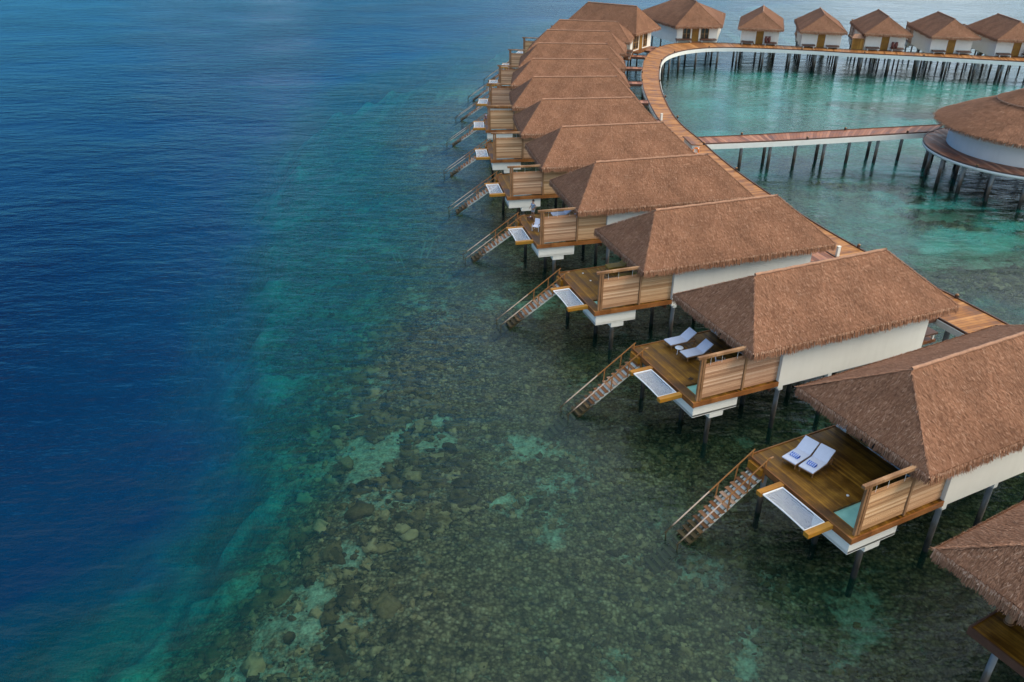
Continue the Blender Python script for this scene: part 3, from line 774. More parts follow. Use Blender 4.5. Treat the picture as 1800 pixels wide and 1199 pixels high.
for k, lx, ly, rz, lab in ((1, 3.86, -2.22, .20, 'white lounger with striped towel, the one nearer the deck edge in the towel pair'),
    (1, 3.60, -1.30, .24, 'white lounger with striped towel, the one nearer the plunge pool in the towel pair'),
    (2, 2.80, -2.80, 0, 'white lounger beyond the small round table, at the far deck edge, no towel'),
    (2, 2.70, -1.04, 0, 'white lounger in front of the small round table, no towel'),
    (4, 1.95, -2.45, .0, 'white lounger seen over the screen behind the white armchair'),
    (4, 1.75, -.9, .0, 'white lounger half under the eave on the deck where the man stands'),
    (5, 2.4, 1.6, .0, 'white lounger just showing over the screen of the villa behind the man'),
    (6, .9, 2.2, .0, 'white lounger end showing under the eave of the sixth villa')):
    o = lg if first else copy_tree(lg); first = False
    put(o, k, lx, ly, rz, lab, 'sun lounger', GL)
gl = make_lounger(M['olive'], M['olive'])
put(gl, 3, 1.15, -2.75, 0, 'bare golden lounger along the far edge of the deck without cushions', 'sun lounger', 'bare golden loungers')
put(copy_tree(gl), 3, 1.0, -.7, 0, 'bare golden lounger partly hidden by screen beam and eave', 'sun lounger', 'bare golden loungers')
def make_table():
    r = empty('side_table'); m = MB(); m.lathe([(0,.43),(.27,.43),(.28,.445),(.27,.46),(0,.46)], 28); m.build('table_top', M['whitemetal'], r, True)
    for i in range(3):
        a = 2*PI*i/3+.4; g = MB(); g.tube([(.20*math.cos(a),.20*math.sin(a),0),(.10*math.cos(a),.10*math.sin(a),.43)], .018, 6); g.build('leg', M['whitemetal'], r)
    return r
tb = make_table(); put(tb, 2, 3.82, -1.78, 0, 'small round white table between the two loungers without towels', 'side table', 'round white side tables')
put(copy_tree(tb), 4, 2.85, -1.70, 0, 'small round white table seen just above the screen behind the armchair', 'side table', 'round white side tables')
def make_chair():
    r = empty('armchair')
    s = MB(); s.box(-.30,.30,-.30,.30,.38,.46); s.build('seat', M['cushion'], r, bevel=.02)
    b = MB(); b.bar((-.27,0,.44),(-.40,0,.98), .60, .06); b.build('backrest', M['cushion'], r, bevel=.015)
    for y in (-.31,.31):
        a = MB(); a.box(-.34,.30,y-.03,y+.03,.64,.67); a.build('armrest', M['frame'], r)
        for x in (-.27,.27):
            g = MB(); g.box(x-.022,x+.022,y-.02,y+.02,0,.64); g.build('leg', M['whitemetal'], r)
    return r
ch = make_chair(); put(ch, 4, 5.42, .20, .9, 'white armchair with timber arms on the deck below the standing man', 'armchair', 'white armchairs')
put(copy_tree(ch), 2, 2.45, .85, 2.6, 'white armchair back showing over the screen in front of the round table', 'armchair', 'white armchairs')
# rolled striped towels
def towel():
    r = MB(); r.tube([(0,-.25,.075),(0,-.24,.075),(0,.24,.075),(0,.25,.075)], [.055,.085,.085,.055], 12); r.tube([(.15,-.24,.07),(.15,.24,.07)], .07, 12)
    r.box(-.02,.17,-.23,.23,.0,.05); return r.build('rolled_towel', M['towel'], None, True)
t1 = towel(); t1.rotation_euler = (0,0,0); put(t1, 1, 4.52, -2.10, .2, 'rolled blue and white striped towel on the lounger nearer the deck edge', 'towel', 'rolled striped towels', 3.41)
t2 = t1.copy(); C.objects.link(t2); put(t2, 1, 4.25, -1.15, .24, 'rolled blue and white striped towel on the lounger nearer the plunge pool', 'towel', 'rolled striped towels', 3.41)
# purple towel over stair head rail
m = MB()
for s_ in (-1, 1):
    n = 6
    for i in range(n):
        m.quad((-.25, s_*(.045+.01*i), .38-i*.09), (.25, s_*(.045+.012*i), .38-i*.09), (.25, s_*(.055+.012*i), .29-i*.09), (-.25, s_*(.055+.01*i), .29-i*.09))
m.quad((-.25,-.045,.38),(.25,-.045,.38),(.25,.045,.38),(-.25,.045,.38))
pt_ = m.build('hanging_towel', M['purple']); sm = pt_.modifiers.new('thick','SOLIDIFY'); sm.thickness = .015
put(pt_, 7, 6.15, -2.40, PI/2, 'purple and white towel hung over the handrail top of the seventh villa', 'towel', None, 3.1)
# small things on decks
m = MB()
for yy in (-.07,.07): m.box(-.13,.13,yy-.045,yy+.045,0,.02); m.tube([(.0,yy-.04,.02),(.03,yy,.06),(.0,yy+.04,.02)], .01, 5)
sd = m.build('sandals', M['dark']); put(sd, 2, 4.85, 1.20, .4, 'pair of dark sandals on the deck beside the plunge pool', 'sandals')
m = MB(); m.box(-.22,.22,-.15,.15,.28,.31); m.box(-.22,-.20,-.15,.15,.31,.35); m.box(.20,.22,-.15,.15,.31,.35)
for a in (-.18,.18):
    for b in (-.12,.12): m.box(a-.02,a+.02,b-.02,b+.02,0,.28)
ty = m.build('tray_table', M['darkred']); put(ty, 4, 5.35, -2.35, .3, 'low dark tray stand by the man, holding a white cup', 'tray table')
m = MB(); m.lathe([(.0,0),(.04,0),(.055,.09),(.045,.09),(.0,.02)], 14); cu = m.build('cup', M['white'], None, True); put(cu, 4, 5.30, -2.35, 0, 'white cup on the low dark tray stand', 'cup', None, 3.31)
m = MB(); m.lathe([(0,0),(.07,0),(.075,.04),(.0,.05)], 14); ds = m.build('deck_light', M['white'], None, True)
put(ds, 1, 4.05, 1.20, 0, 'small white deck light beside the pool on the towel villa', 'deck light', 'small white deck lights')
for lx, ly, lab in ((4.44, -2.89, 'small white deck light near the rim on the deck with golden loungers'), (4.42, -1.43, 'small white deck light mid-floor on the deck with golden loungers')):
    o = ds.copy(); C.objects.link(o); put(o, 3, lx, ly, 0, lab, 'deck light', 'small white deck lights')

# boardwalk lights -------------------------------------------------
def path_light():
    r = empty('path_light')
    m = MB(); m.box(-.10,.10,-.10,.10,0,.26); m.build('lamp_post', M['lampmetal'], r)
    m = MB(); m.lathe([(0,.26),(.13,.26),(.14,.30),(.06,.36),(0,.37)], 14); m.build('lamp_cap', M['post'], r, True)
    return r
pl = path_light(); first = True
spots = [((33.35,54.35),'nearest of all, by the round-table villa'),((29.6,64.0),'second along the lagoon kerb, behind the armchair villa roof'),((24.35,85.6),'on the lagoon kerb just before the footbridge junction'),
 ((22.9,95.6),'at the near corner of the footbridge junction'),((28.5,99.9),'on the far kerb of the footbridge, nearest the junction'),((36.1,98.15),'on the near kerb of the footbridge, halfway to the pavilion'),
 ((42.3,102.5),'on the far kerb of the footbridge, halfway along'),((49.6,101.1),'on the near kerb where the footbridge meets the pavilion deck'),((51.2,86.9),'on the outer kerb of the round pavilion deck'),
 ((22.0,108.3),'first on the lagoon kerb beyond the life-ring stand'),((22.35,120.4),'third on the lagoon kerb beyond the life-ring stand'),((23.3,131.5),'on the lagoon kerb before the bend, fourth beyond the life ring'),
 ((25.1,142.7),'on the lagoon kerb at the start of the bend'),((26.4,149.0),'on the inner kerb halfway round the bend'),((30.2,157.5),'on the inner kerb at the sharpest part of the bend'),((37.8,163.0),'on the inner kerb facing the splayed-roof villa'),
 ((20.6,132.2),'on the outer kerb near the tenth villa bridge'),((21.5,138.6),'on the outer kerb near the eleventh villa bridge'),((23.6,150.4),'on the outer kerb by the corner-on villa'),
 ((47.3,166.9),'on the outer kerb left of the first back-row villa'),((57.3,163.8),'on the outer kerb between the first two back-row villas'),((55.0,160.8),'on the inner kerb in front of the first back-row villas'),((65.6,157.3),'on the inner kerb in front of the wooden booth'),((75.4,154.5),'on the inner kerb before the villa right of the booth')]
for (px, py), lab in spots:
    o = pl if first else copy_tree(pl); first = False; o.location = (px, py, 3.0)
    tag(o, 'short dark path light '+lab, 'path light', 'short path lights on the kerbs')
# utility posts at the villa entries
def util_post():
    r = empty('utility_post'); m = MB(); m.box(-.14,.14,-.11,.11,0,.85); m.build('cabinet', M['fascia'], r, bevel=.02)
    m = MB(); m.box(-.16,.16,-.13,.13,.85,.90); m.build('cap', M['stringer'], r); return r
up_ = util_post(); up_.location = (27.15,62.2,3.0); up_.rotation_euler=(0,0,.35); tag(up_, 'grey-white utility post at the entry bridge corner behind the golden lounger villa', 'utility post', 'utility posts at the villa entries')
o = copy_tree(up_); o.location = (19.65,107.2,3.0); tag(o, 'grey-white utility post on the boardwalk kerb beyond the life-ring stand', 'utility post', 'utility posts at the villa entries')
# life ring stand
ls = empty('life_ring_stand', (20.75, 92.6, 3.0), .10); tag(ls, 'white box stand with brown sloped roof at the footbridge junction', 'stand')
m = MB(); m.box(-.42,.42,-1.6,1.6,0,1.25); m.build('cabinet', M['wall'], ls)
m = MB(); m.quad((-.6,-1.8,1.32),(.6,-1.8,1.20),(.6,1.8,1.20),(-.6,1.8,1.32)); m.quad((-.6,1.8,1.42),(.6,1.8,1.30),(.6,-1.8,1.30),(-.6,-1.8,1.42)); m.quad((-.6,-1.8,1.32),(-.6,-1.8,1.42),(.6,-1.8,1.30),(.6,-1.8,1.20)); m.quad((.6,-1.8,1.2),(.6,-1.8,1.3),(.6,1.8,1.3),(.6,1.8,1.2)); m.quad((-.6,1.8,1.32),(-.6,1.8,1.42),(-.6,-1.8,1.42),(-.6,-1.8,1.32))
m.build('roof', M['rim'], ls)
bm = bpy.data.meshes.new('life_ring'); V=[];F=[]
for i in range(32):
    for j in range(10):
        a=2*PI*i/32; b=2*PI*j/10; V.append(((.34+.09*math.cos(b))*math.cos(a), .09*math.sin(b), (.34+.09*math.cos(b))*math.sin(a)))
for i in range(32):
    for j in range(10): F.append((i*10+j, ((i+1)%32)*10+j, ((i+1)%32)*10+(j+1)%10, i*10+(j+1)%10))
lr = npmesh('life_ring', np.array(V), np.array(F), M['orange'], None, smooth=True); lr.location = (20.93, 90.88, 3.62); lr.rotation_euler=(0,0,.10)
tag(lr, 'orange life ring hung on the white stand at the footbridge junction', 'life ring')
for i in range(4):
    a = 2*PI*i/4+.78; m = MB(); m.tube([(.34*math.cos(a-.09),0,.34*math.sin(a-.09)),(.34*math.cos(a+.09),0,.34*math.sin(a+.09))], .096, 12); m.build('white_band', M['white'], lr, True)
# wooden booth
bo = empty('wooden_booth', (65.8,162.0,3.0), -.25); tag(bo, 'little ochre wooden booth with brown roof between two back-row villas', 'booth')
m = MB(); m.box(-.95,.95,-.6,.6,0,2.0); m.build('cabin', M['door'], bo)
m = MB()
for sx in (-1,1): m.box(sx*1.0-.05,sx*1.0+.05,-.66,-.58,0,2.1)
m.build('corner_trim', M['frame_wood'], bo)
m = MB(); 
pts=[(-1.25,-.95,2.05),(1.25,-.95,2.05),(1.25,.95,2.05),(-1.25,.95,2.05)]; rd=[(-.8,0,2.75),(.8,0,2.75)]
m.quad(pts[0],pts[1],rd[1],rd[0]); m.quad(pts[2],pts[3],rd[0],rd[1]); m.quad(pts[1],pts[2],rd[1],rd[1]); m.quad(pts[3],pts[0],rd[0],rd[0]); m.quad(pts[3],pts[2],pts[1],pts[0])
m.v=[tuple(v) for v in m.v]; F2=[]
for f in m.f: F2.append(f)
m.build('roof', M['ridge'], bo)
# pots by doors
def pot():
    m = MB(); m.lathe([(0,0),(.17,0),(.24,.3),(.25,.6),(.18,.85),(.22,.95),(.17,.95),(.12,.8),(0,.75)], 18); return m.build('tall_pot', M['darkred'], None, True)
pp = pot(); first=True
for k, nm in ((14,'first back-row villa'),(16,'villa right of the booth'),(18,'villa cut by the right edge')):
    for j, (ly, w) in enumerate(((-1.25,'nearer the ochre door'),(-1.85,'farther from the ochre door'))):
        o = pp if first else pp.copy()
        if not first: C.objects.link(o)
        first = False
        o.location = L2W(k, -13.0, ly, 3.56); o.scale = (1.25,1.25,1.15)
        tag(o, f'dark red pot at the {nm}, {w}', 'pot', 'dark red pots by the back-row doors')

# ------------------------------------------------------------------ standing man
def skin_mesh(name, pts, edges, radii, mat, parent, sub=1, root=0):
    me = bpy.data.meshes.new(name); me.from_pydata(pts, edges, []); me.update()
    o = bpy.data.objects.new(name, me); C.objects.link(o); o.parent = parent
    o.modifiers.new('skin', 'SKIN'); s = o.modifiers.new('sub', 'SUBSURF'); s.levels = s.render_levels = sub
    ly = me.skin_vertices[0]
    for i, r in enumerate(radii): ly.data[i].radius = (r, r) if not isinstance(r, tuple) else r; ly.data[i].use_root = (i == root)
    me.materials.append(mat)
    dg = bpy.context.evaluated_depsgraph_get(); ev = o.evaluated_get(dg); nm = bpy.data.meshes.new_from_object(ev)
    o.modifiers.clear(); o.data = nm
    nm.polygons.foreach_set('use_smooth', [True]*len(nm.polygons)); return o
# faces local +x (toward the sea/left of view), height 1.78
mp = []; me_ = []; mr = []
def P(x,y,z,r,par=None):
    mp.append((x,y,z)); mr.append(r); i=len(mp)-1
    if par is not None: me_.append((par,i))
    return i
pel = P(0,0,.95,(.15,.11)); wa = P(0,0,1.10,(.13,.095),pel); che = P(.01,0,1.30,(.165,.105),wa); sh = P(0,0,1.44,(.14,.08),che); nk = P(.01,0,1.52,.058,sh)
hd0 = P(.03,0,1.60,.075,nk); hd1 = P(.04,0,1.68,(.078,.095),hd0); hd2 = P(.03,0,1.75,(.06,.075),hd1); nose = P(.135,0,1.645,.014,hd1)
for sy in (-1,1):
    hp = P(0,sy*.095,.90,.095,pel); kn = P(.02,sy*.11,.50,.058,hp); cf = P(-.01,sy*.115,.36,.056,kn); an_ = P(-.02,sy*.12,.08,.036,cf); P(.10,sy*.13,.035,.034,an_)
    so = P(0,sy*.19,1.41,.058,sh)
    if sy > 0: el = P(-.06,sy*.36,1.17,.040,so); wr = P(.06,sy*.20,1.02,.027,el)
    else: el = P(.05,sy*.25,1.15,.040,so); wr = P(.24,sy*.22,1.05,.027,el)
    d = Vector(mp[wr])-Vector(mp[el]); d.normalize(); hnd = Vector(mp[wr])+d*.05; hi = P(*hnd,(.034,.02),wr)
    for fi in range(5):
        off = Vector((0,0,-1))*((fi-2)*.017)+Vector((0,0,.0)); ln = (.055,.078,.084,.078,.06)[fi]
        k1 = Vector(hnd)+off+d*.045; a = P(*k1,.009,hi); k2 = k1+d*ln*.55+Vector((0,-sy*.012,-.018)); b = P(*k2,.008,a)
man = empty('person', L2W(4, 4.95, -2.74, 3.0), POSES[4][2]+.5); tag(man, 'man in blue-grey shirt and pale shorts standing on the deck looking down at a tray', 'person')
body = skin_mesh('body', mp, me_, mr, M['skin'], man, 2)
# clothing as loose shells round the limbs
def shell(name, segs, mat):
    pts=[]; ed=[]; rd=[]
    def Q(p, r, par=None):
        pts.append(p); rd.append(r)
        if par is not None: ed.append((par,len(pts)-1))
        return len(pts)-1
    segs(Q); return skin_mesh(name, pts, ed, rd, mat, man, 2)
def shirt(Q):
    a=Q((0,0,.93),(.18,.135)); b=Q((0,0,1.10),(.165,.125),a); c=Q((.01,0,1.30),(.19,.13),b); d=Q((0,0,1.43),(.15,.095),c); Q((.01,0,1.48),(.07,.07),d)
    for sy in (-1,1):
        e=Q((0,sy*.19,1.41),.078,d); Q((-.03 if sy>0 else .03, sy*(.28 if sy>0 else .22),1.27),.062,e)
def shorts(Q):
    a=Q((0,0,.98),(.165,.125))
    for sy in (-1,1): b=Q((0,sy*.095,.88),.115,a); c=Q((.01,sy*.105,.60),.088,b)
shell('shirt', shirt, M['shirt']); shell('shorts', shorts, M['shorts'])
def hairs(Q): a=Q((.005,0,1.735),(.084,.092)); b=Q((-.03,0,1.68),(.07,.075),a); c=Q((.02,0,1.785),(.06,.07),a)
shell('hair', hairs, M['hair'])
for sy in (-1,1):
    m = MB(); m.lathe([(0,-.008),(.008,0),(0,.008)], 8, (.118, sy*.032, 1.685)); m.build('eye', M['dark'], man, True)
    m = MB(); m.lathe([(0,-.03),(.014,-.01),(.014,.01),(0,.03)], 8, (.03, sy*.085, 1.665)); m.build('ear', M['skin'], man, True)
m = MB(); m.box(.112,.124,-.022,.022,1.607,1.613); m.build('mouth', M['darkred'], man)

# ------------------------------------------------------------------ seabed, reef, water
REEF = np.array([(-30.0,-40),(-20.5,10),(-16.8,23.5),(-14.4,29.5),(-13.0,35.5),(-13.4,43.4),(-14.2,50.6),(-15.7,57.8),(-17.2,70.5),(-20.5,81.2),(-24.2,97.0),(-27.0,115),(-25.5,135),(-20,155),(-10,180),(10,215),(50,260),(140,330),(400,560)])
def reef_dist(x, y):
    """signed distance to the reef edge, positive on the deep (left/outer) side"""
    best = np.full(x.shape, 1e9); sg = np.ones(x.shape)
    for i in range(len(REEF)-1):
        p, q = REEF[i], REEF[i+1]; e = q-p; L2 = e@e
        t = np.clip(((x-p[0])*e[0]+(y-p[1])*e[1])/L2, 0, 1); dx = x-(p[0]+t*e[0]); dy = y-(p[1]+t*e[1]); d = np.hypot(dx, dy)
        cross = e[0]*(y-p[1])-e[1]*(x-p[0]); m_ = d < best; best = np.where(m_, d, best); sg = np.where(m_, np.sign(cross), sg)
    return best*sg
LAGP = np.array(LAG)
def inside_lagoon(x, y):
    """smooth 0..1: 1 in the lagoon (right of / inside the boardwalk)"""
    d = np.full(x.shape, 1e9); sg = np.ones(x.shape)
    P_ = np.vstack([[(60,-20)], LAGP, [(160,128)]])
    for i in range(len(P_)-1):
        p, q = P_[i], P_[i+1]; e = q-p; L2 = e@e
        t = np.clip(((x-p[0])*e[0]+(y-p[1])*e[1])/L2, 0, 1); dx = x-(p[0]+t*e[0]); dy = y-(p[1]+t*e[1]); dd = np.hypot(dx, dy)
        cross = e[0]*(y-p[1])-e[1]*(x-p[0]); m_ = dd < d; d = np.where(m_, dd, d); sg = np.where(m_, np.sign(cross), sg)
    return sstep(-2, 6, -d*sg)
SAND = [(-17.8,43.4,2.6,.9),(-15.0,38.8,1.9,1),(-18.9,39.9,2.8,.8),(-16.8,31.7,1.4,.9),(-11.2,27.5,1.5,.8),(-10.1,30.0,1.2,.9),(-8.2,33.4,1.3,.8),(-.4,37.4,.9,1),(-4.7,45.0,1.0,.8),(-11.9,51.3,2.4,.55),(-8.1,64.8,2,.5),(10.3,31.6,2.0,.55),(14.2,30.4,1.6,.45),(-14.7,31.7,1.2,.7),(-7.8,45.4,1.2,.6),(1.4,41.5,.6,.8),
 (-20.5,37,3.6,1),(-22.5,31,4.2,1),(-20.0,46,3.0,1),(-21.5,52,3.6,.9),(-24,43,3.4,.9),(-19.5,27,2.6,1),(-23,60,4,.8),(-21,68,4,.7),(-26,76,5,.7),(-29,90,7,.7),(-32,105,8,.6),
 (45.1,74.8,4.5,1),(49.3,76.2,5,1),(41.6,73.4,3,.9),(50.2,98.5,8,.9),(68,120,16,.95),(52,122,10,.7),(85,125,18,1),(60,140,12,1),(48,150,8,.8),(75,143,10,1),(95,138,12,1),(54,78,6,1),(48,86,4,.9),(43,88,3.5,.8),(36.5,112,6,.5),(40,135,8,.7),(30,140,6,.4),(52,84,5,.8)]
CORAL = [(47.2,95.5,2.6,1.0,-.3),(50.5,91.0,3.4,.9,-.5),(54.5,89.5,2.8,.9,-.4),(46.6,82.3,2.3,1.3,-.5),(50.9,82.3,2.0,.8,0),(51.9,85.2,1.0,.5,.2),(45.0,86.8,1.1,.7,0),(48.6,87.0,.9,.6,.2),(53.5,81.5,1.6,.8,-.3),(68,127,8.5,3.6,-.15),(58,131,6.0,2.4,-.1),(63,125,3.5,1.6,.1),(57.5,91.5,2.6,1,-.2),(56,84.3,2.2,1.4,.1),(43.6,90.5,2.4,1.4,-.3),(40.0,96,3.5,1.2,-.2),(37,92,2.0,.9,0),(43,80.5,2.6,1.1,-.4),(46.5,78.3,1.6,.5,0),(53,76,1.0,.5,0),(57,75,1.5,.6,.2),(34.5,62.5,3,2,0),(45,66,7,4,.2),(52,70,4,2,0)]
def fields(x, y):
    rd = reef_dist(x, y) + .8 + 8.0*(fbm(x, y, 17, 3)-.5) + 4.5*(fbm(x+50, y, 5, 4)-.5)
    lag = inside_lagoon(x, y)
    n1 = fbm(x+5, y-7, 7, 4); n2 = fbm(x-31, y+12, 2.2, 4)
    sand = sstep(.56, .72, .55*n1+.45*n2)*.55
    wx = x+1.6*(fbm(x,y+99,2.5,3)-.5)*2; wy = y+1.6*(fbm(x+77,y,2.5,3)-.5)*2
    for sx, sy, r, a in SAND:
        q = np.exp(-(((wx-sx)**2+(wy-sy)**2)/(r*r))); sand = np.maximum(sand, .72*a*sstep(.10, .95, q*(.35+1.3*n2)))
    sand = np.maximum(sand, lag*(.35*sstep(.38,.60,n1)+.35*sstep(100,118,y)))
    edge = sstep(-9,-3,rd)*(1-sstep(3,8,rd)); sand = np.maximum(sand, edge*.36*sstep(.40,.62,n2)); sand = np.maximum(sand, sstep(2,5,rd)*(1-sstep(14,20,rd))*.95*sstep(.47,.62,.6*n1+.4*n2))
    cor = np.zeros_like(x)
    for cx, cy, a, b, th in CORAL:
        c, s = math.cos(th), math.sin(th); u = ((wx-cx)*c+(wy-cy)*s)/a; v = (-(wx-cx)*s+(wy-cy)*c)/b
        cor = np.maximum(cor, sstep(1.45, .75, np.hypot(u, v)+.6*(n2-.5)))
    sand = sand*(1-cor)
    depth = 1.25 + .7*(n1-.5) + lag*.35 + 0 + sstep(0,1,(rd+2.5+12*sstep(40,68,y))/(8.5+10*sstep(40,68,y)))*2.5 + sstep(3.5,14,rd)*9.0 + sstep(14,50,rd)*14
    depth = np.where(rd > 4, depth*(1-.22*sand), depth) 
    depth = depth - .35*cor
    return rd, lag, sand-.6*cor, cor, depth
def axis(fine0, fine1, step, lo, hi, grow=1.25):
    a = list(np.arange(fine0, fine1, step)); s = step; v = fine0
    while v > lo: s *= grow; v -= s; a.insert(0, v)
    s = step; v = a[-1]
    while v < hi: s *= grow; v += s; a.append(v)
    return np.array(a)
def grid(name, X, Y, zf, mat, attrs):
    xx, yy = np.meshgrid(X, Y, indexing='ij'); x = xx.ravel(); y = yy.ravel()
    z, at = zf(x, y); nx, ny = len(X), len(Y)
    i = np.arange(nx-1)[:,None]*ny+np.arange(ny-1)[None,:]; i = i.ravel()
    F = np.stack([i, i+ny, i+ny+1, i+1], 1)
    return npmesh(name, np.stack([x,y,z],1), F, mat, None, None, True, at)

def mat_seabed():
    m, nt, out = new_mat('reef_seabed'); g = N(nt)
    geo = g.n('ShaderNodeNewGeometry').outputs['Position']
    sand = attr(g, 'sand'); deep = attr(g, 'depth')
    vo = g.n('ShaderNodeTexVoronoi'); g.l(g.mapv(geo, (1,1,.4)), vo.inputs['Vector']); vo.inputs['Scale'].default_value = 3.2; vo.inputs['Randomness'].default_value = 1
    vs = g.n('ShaderNodeTexVoronoi'); g.l(g.mapv(geo, (1,1,.4)), vs.inputs['Vector']); vs.inputs['Scale'].default_value = 5.0
    cellv = g.n('ShaderNodeSeparateColor'); g.l(vo.outputs['Color'], cellv.inputs[0])
    cells = g.n('ShaderNodeSeparateColor'); g.l(vs.outputs['Color'], cells.inputs[0])
    nz = g.noise(geo, 1.1, 8, .68); nf = g.noise(geo, 7, 5, .7)
    f = g.math('ADD', g.math('MULTIPLY', nz, .5), g.math('ADD', g.math('MULTIPLY', cells.outputs[0], .16), g.math('MULTIPLY', nf, .34)))
    rub = g.ramp(f, [(.32,(.012,.008,.004)),(.43,(.068,.048,.024)),(.50,(.165,.120,.062)),(.59,(.29,.225,.13)),(.72,(.50,.44,.30))])
    crack = g.maprange(vs.outputs['Distance'], .25, .75, 1.0, .35)
    rub = g.mix(1.0, rub, crack, 'MULTIPLY')
    sn = g.ramp(nf, [(.3,(.19,.30,.24)),(.7,(.42,.60,.48))])
    sf = g.math('ADD', sand, g.maprange(g.noise(geo, 1.9, 8, .75), .3, .7, -.42, .42))
    sf = g.maprange(sf, .16, .85)
    col = g.mix(sf, rub, sn)
    b = g.bump(g.math('ADD', g.math('MULTIPLY', vs.outputs['Distance'], -.8), nf), .8, .08)
    g.bsdf(col, .9, b, .1, out); return m
def mat_rubble():
    m, nt, out = new_mat('coral_rock'); g = N(nt)
    geo = g.n('ShaderNodeNewGeometry').outputs['Position']; t = attr(g, 'tint')
    f = g.math('ADD', g.math('MULTIPLY', t, .55), g.math('MULTIPLY', g.noise(geo, 5, 6, .7), .5))
    col = g.ramp(f, [(.25,(.040,.028,.013)),(.45,(.105,.072,.033)),(.6,(.185,.128,.062)),(.8,(.34,.26,.15))])
    g.bsdf(col, .9, g.bump(g.noise(geo, 9, 5), .8, .05), .1, out); return m
def mat_water():
    m, nt, out = new_mat('sea_water'); g = N(nt)
    geo = g.n('ShaderNodeNewGeometry').outputs['Position']
    d = attr(g, 'depth'); clm = attr(g, 'lagoon')
    # body colour of the water and how much of it hides the bottom
    body = g.ramp(g.maprange(d, 0, 26), [(0,(.010,.12,.09)),(.06,(.002,.105,.080)),(.12,(.0005,.082,.090)),(.20,(.0002,.056,.098)),(.36,(.0001,.027,.076)),(.65,(.0001,.0085,.036)),(1,(.0001,.0048,.026))])
    body = g.mix(g.math('MULTIPLY', clm, .9), body, (.05,.36,.31))
    alpha0 = g.ramp(g.maprange(d, 0, 26), [(0,(.0,)*3),(.05,(.08,)*3),(.075,(.16,)*3),(.16,(.40,)*3),(.27,(.62,)*3),(.45,(.86,)*3),(.75,(.985,)*3),(1,(1,)*3)])
    tint = g.ramp(g.maprange(d, 0, 26), [(0,(.95,1,1)),(.05,(.63,.85,.75)),(.09,(.28,.80,.70)),(.15,(.04,.70,.72)),(.27,(.004,.34,.80)),(.45,(.002,.18,.62)),(1,(.0,.1,.4))])
    alpha = g.math('MAXIMUM', alpha0, g.math('MULTIPLY', clm, .50))
    # waves
    w1 = g.noise(g.mapv(geo, (.75,1.9,1), rot=(0,0,.25)), 1.0, 4, .6)
    w2 = g.noise(g.mapv(geo, (2.2,5.0,1), rot=(0,0,-.12)), 1.0, 3, .6)
    w3 = g.noise(g.mapv(geo, (.12,.20,1), rot=(0,0,.5)), 1.0, 3, .5)
    w4 = g.noise(g.mapv(geo, (.24,.60,1), rot=(0,0,.15)), 1.0, 3, .55)
    gust = g.noise(g.mapv(geo, (1,1.6,1), rot=(0,0,.3)), .035, 3, .5)
    gm = g.maprange(gust, .35, .65, .55, 1.25)
    h = g.math('ADD', g.math('ADD', g.math('MULTIPLY', w1, .42), g.math('MULTIPLY', w2, .15)), g.math('ADD', g.math('MULTIPLY', w3, .7), g.math('MULTIPLY', w4, 1.2)))
    h = g.math('MULTIPLY', h, gm)
    nrm = g.bump(h, 1.0, .22)
    diff = g.n('ShaderNodeBsdfDiffuse'); g.l(body, diff.inputs[0]); g.l(nrm, diff.inputs['Normal'])
    tr = g.n('ShaderNodeBsdfTransparent'); g.l(tint, tr.inputs[0])
    mx = g.n('ShaderNodeMixShader'); g.l(alpha, mx.inputs[0]); g.l(tr.outputs[0], mx.inputs[1]); g.l(diff.outputs[0], mx.inputs[2])
    gl_ = g.n('ShaderNodeBsdfGlossy'); gl_.inputs['Roughness'].default_value = .08; gl_.inputs[0].default_value = (1,1,1,1); g.l(nrm, gl_.inputs['Normal'])
    fr = g.n('ShaderNodeFresnel'); fr.inputs[0].default_value = 1.333; g.l(nrm, fr.inputs['Normal'])
    mx2 = g.n('ShaderNodeMixShader'); g.l(fr.outputs[0], mx2.inputs[0]); g.l(mx.outputs[0], mx2.inputs[1]); g.l(gl_.outputs[0], mx2.inputs[2])
    g.l(mx2.outputs[0], out.inputs['Surface']); return m

def zbed(x, y):
    rd, lag, sand, cor, depth = fields(x, y)
    lump = np.abs(fbm(x, y, 1.6, 3)-.5)*1.0 + .9*np.clip(fbm(x+9, y+4, 3.4, 3)-.52, 0, 1)
    z = WZ - depth + (1-np.clip(sand*1.4,0,1))*lump*.30
    return z, dict(sand=sand, depth=depth)
sb = grid('seabed', axis(-40, 62, .42, -900, 1500), axis(16, 112, .42, -300, 2500), zbed, mat_seabed(), None); tag(sb, kind='structure')
def zwat(x, y):
    rd, lag, sand, cor, depth = fields(x, y)
    return np.full(x.shape, WZ), dict(depth=depth, lagoon=lag*np.clip(.12+sand*1.1-cor*1.3, 0, 1))
wt = grid('sea', axis(-70, 110, .9, -1200, 1800, 1.3), axis(12, 210, .9, -300, 3000, 1.3), zwat, mat_water(), None); tag(wt, kind='structure')

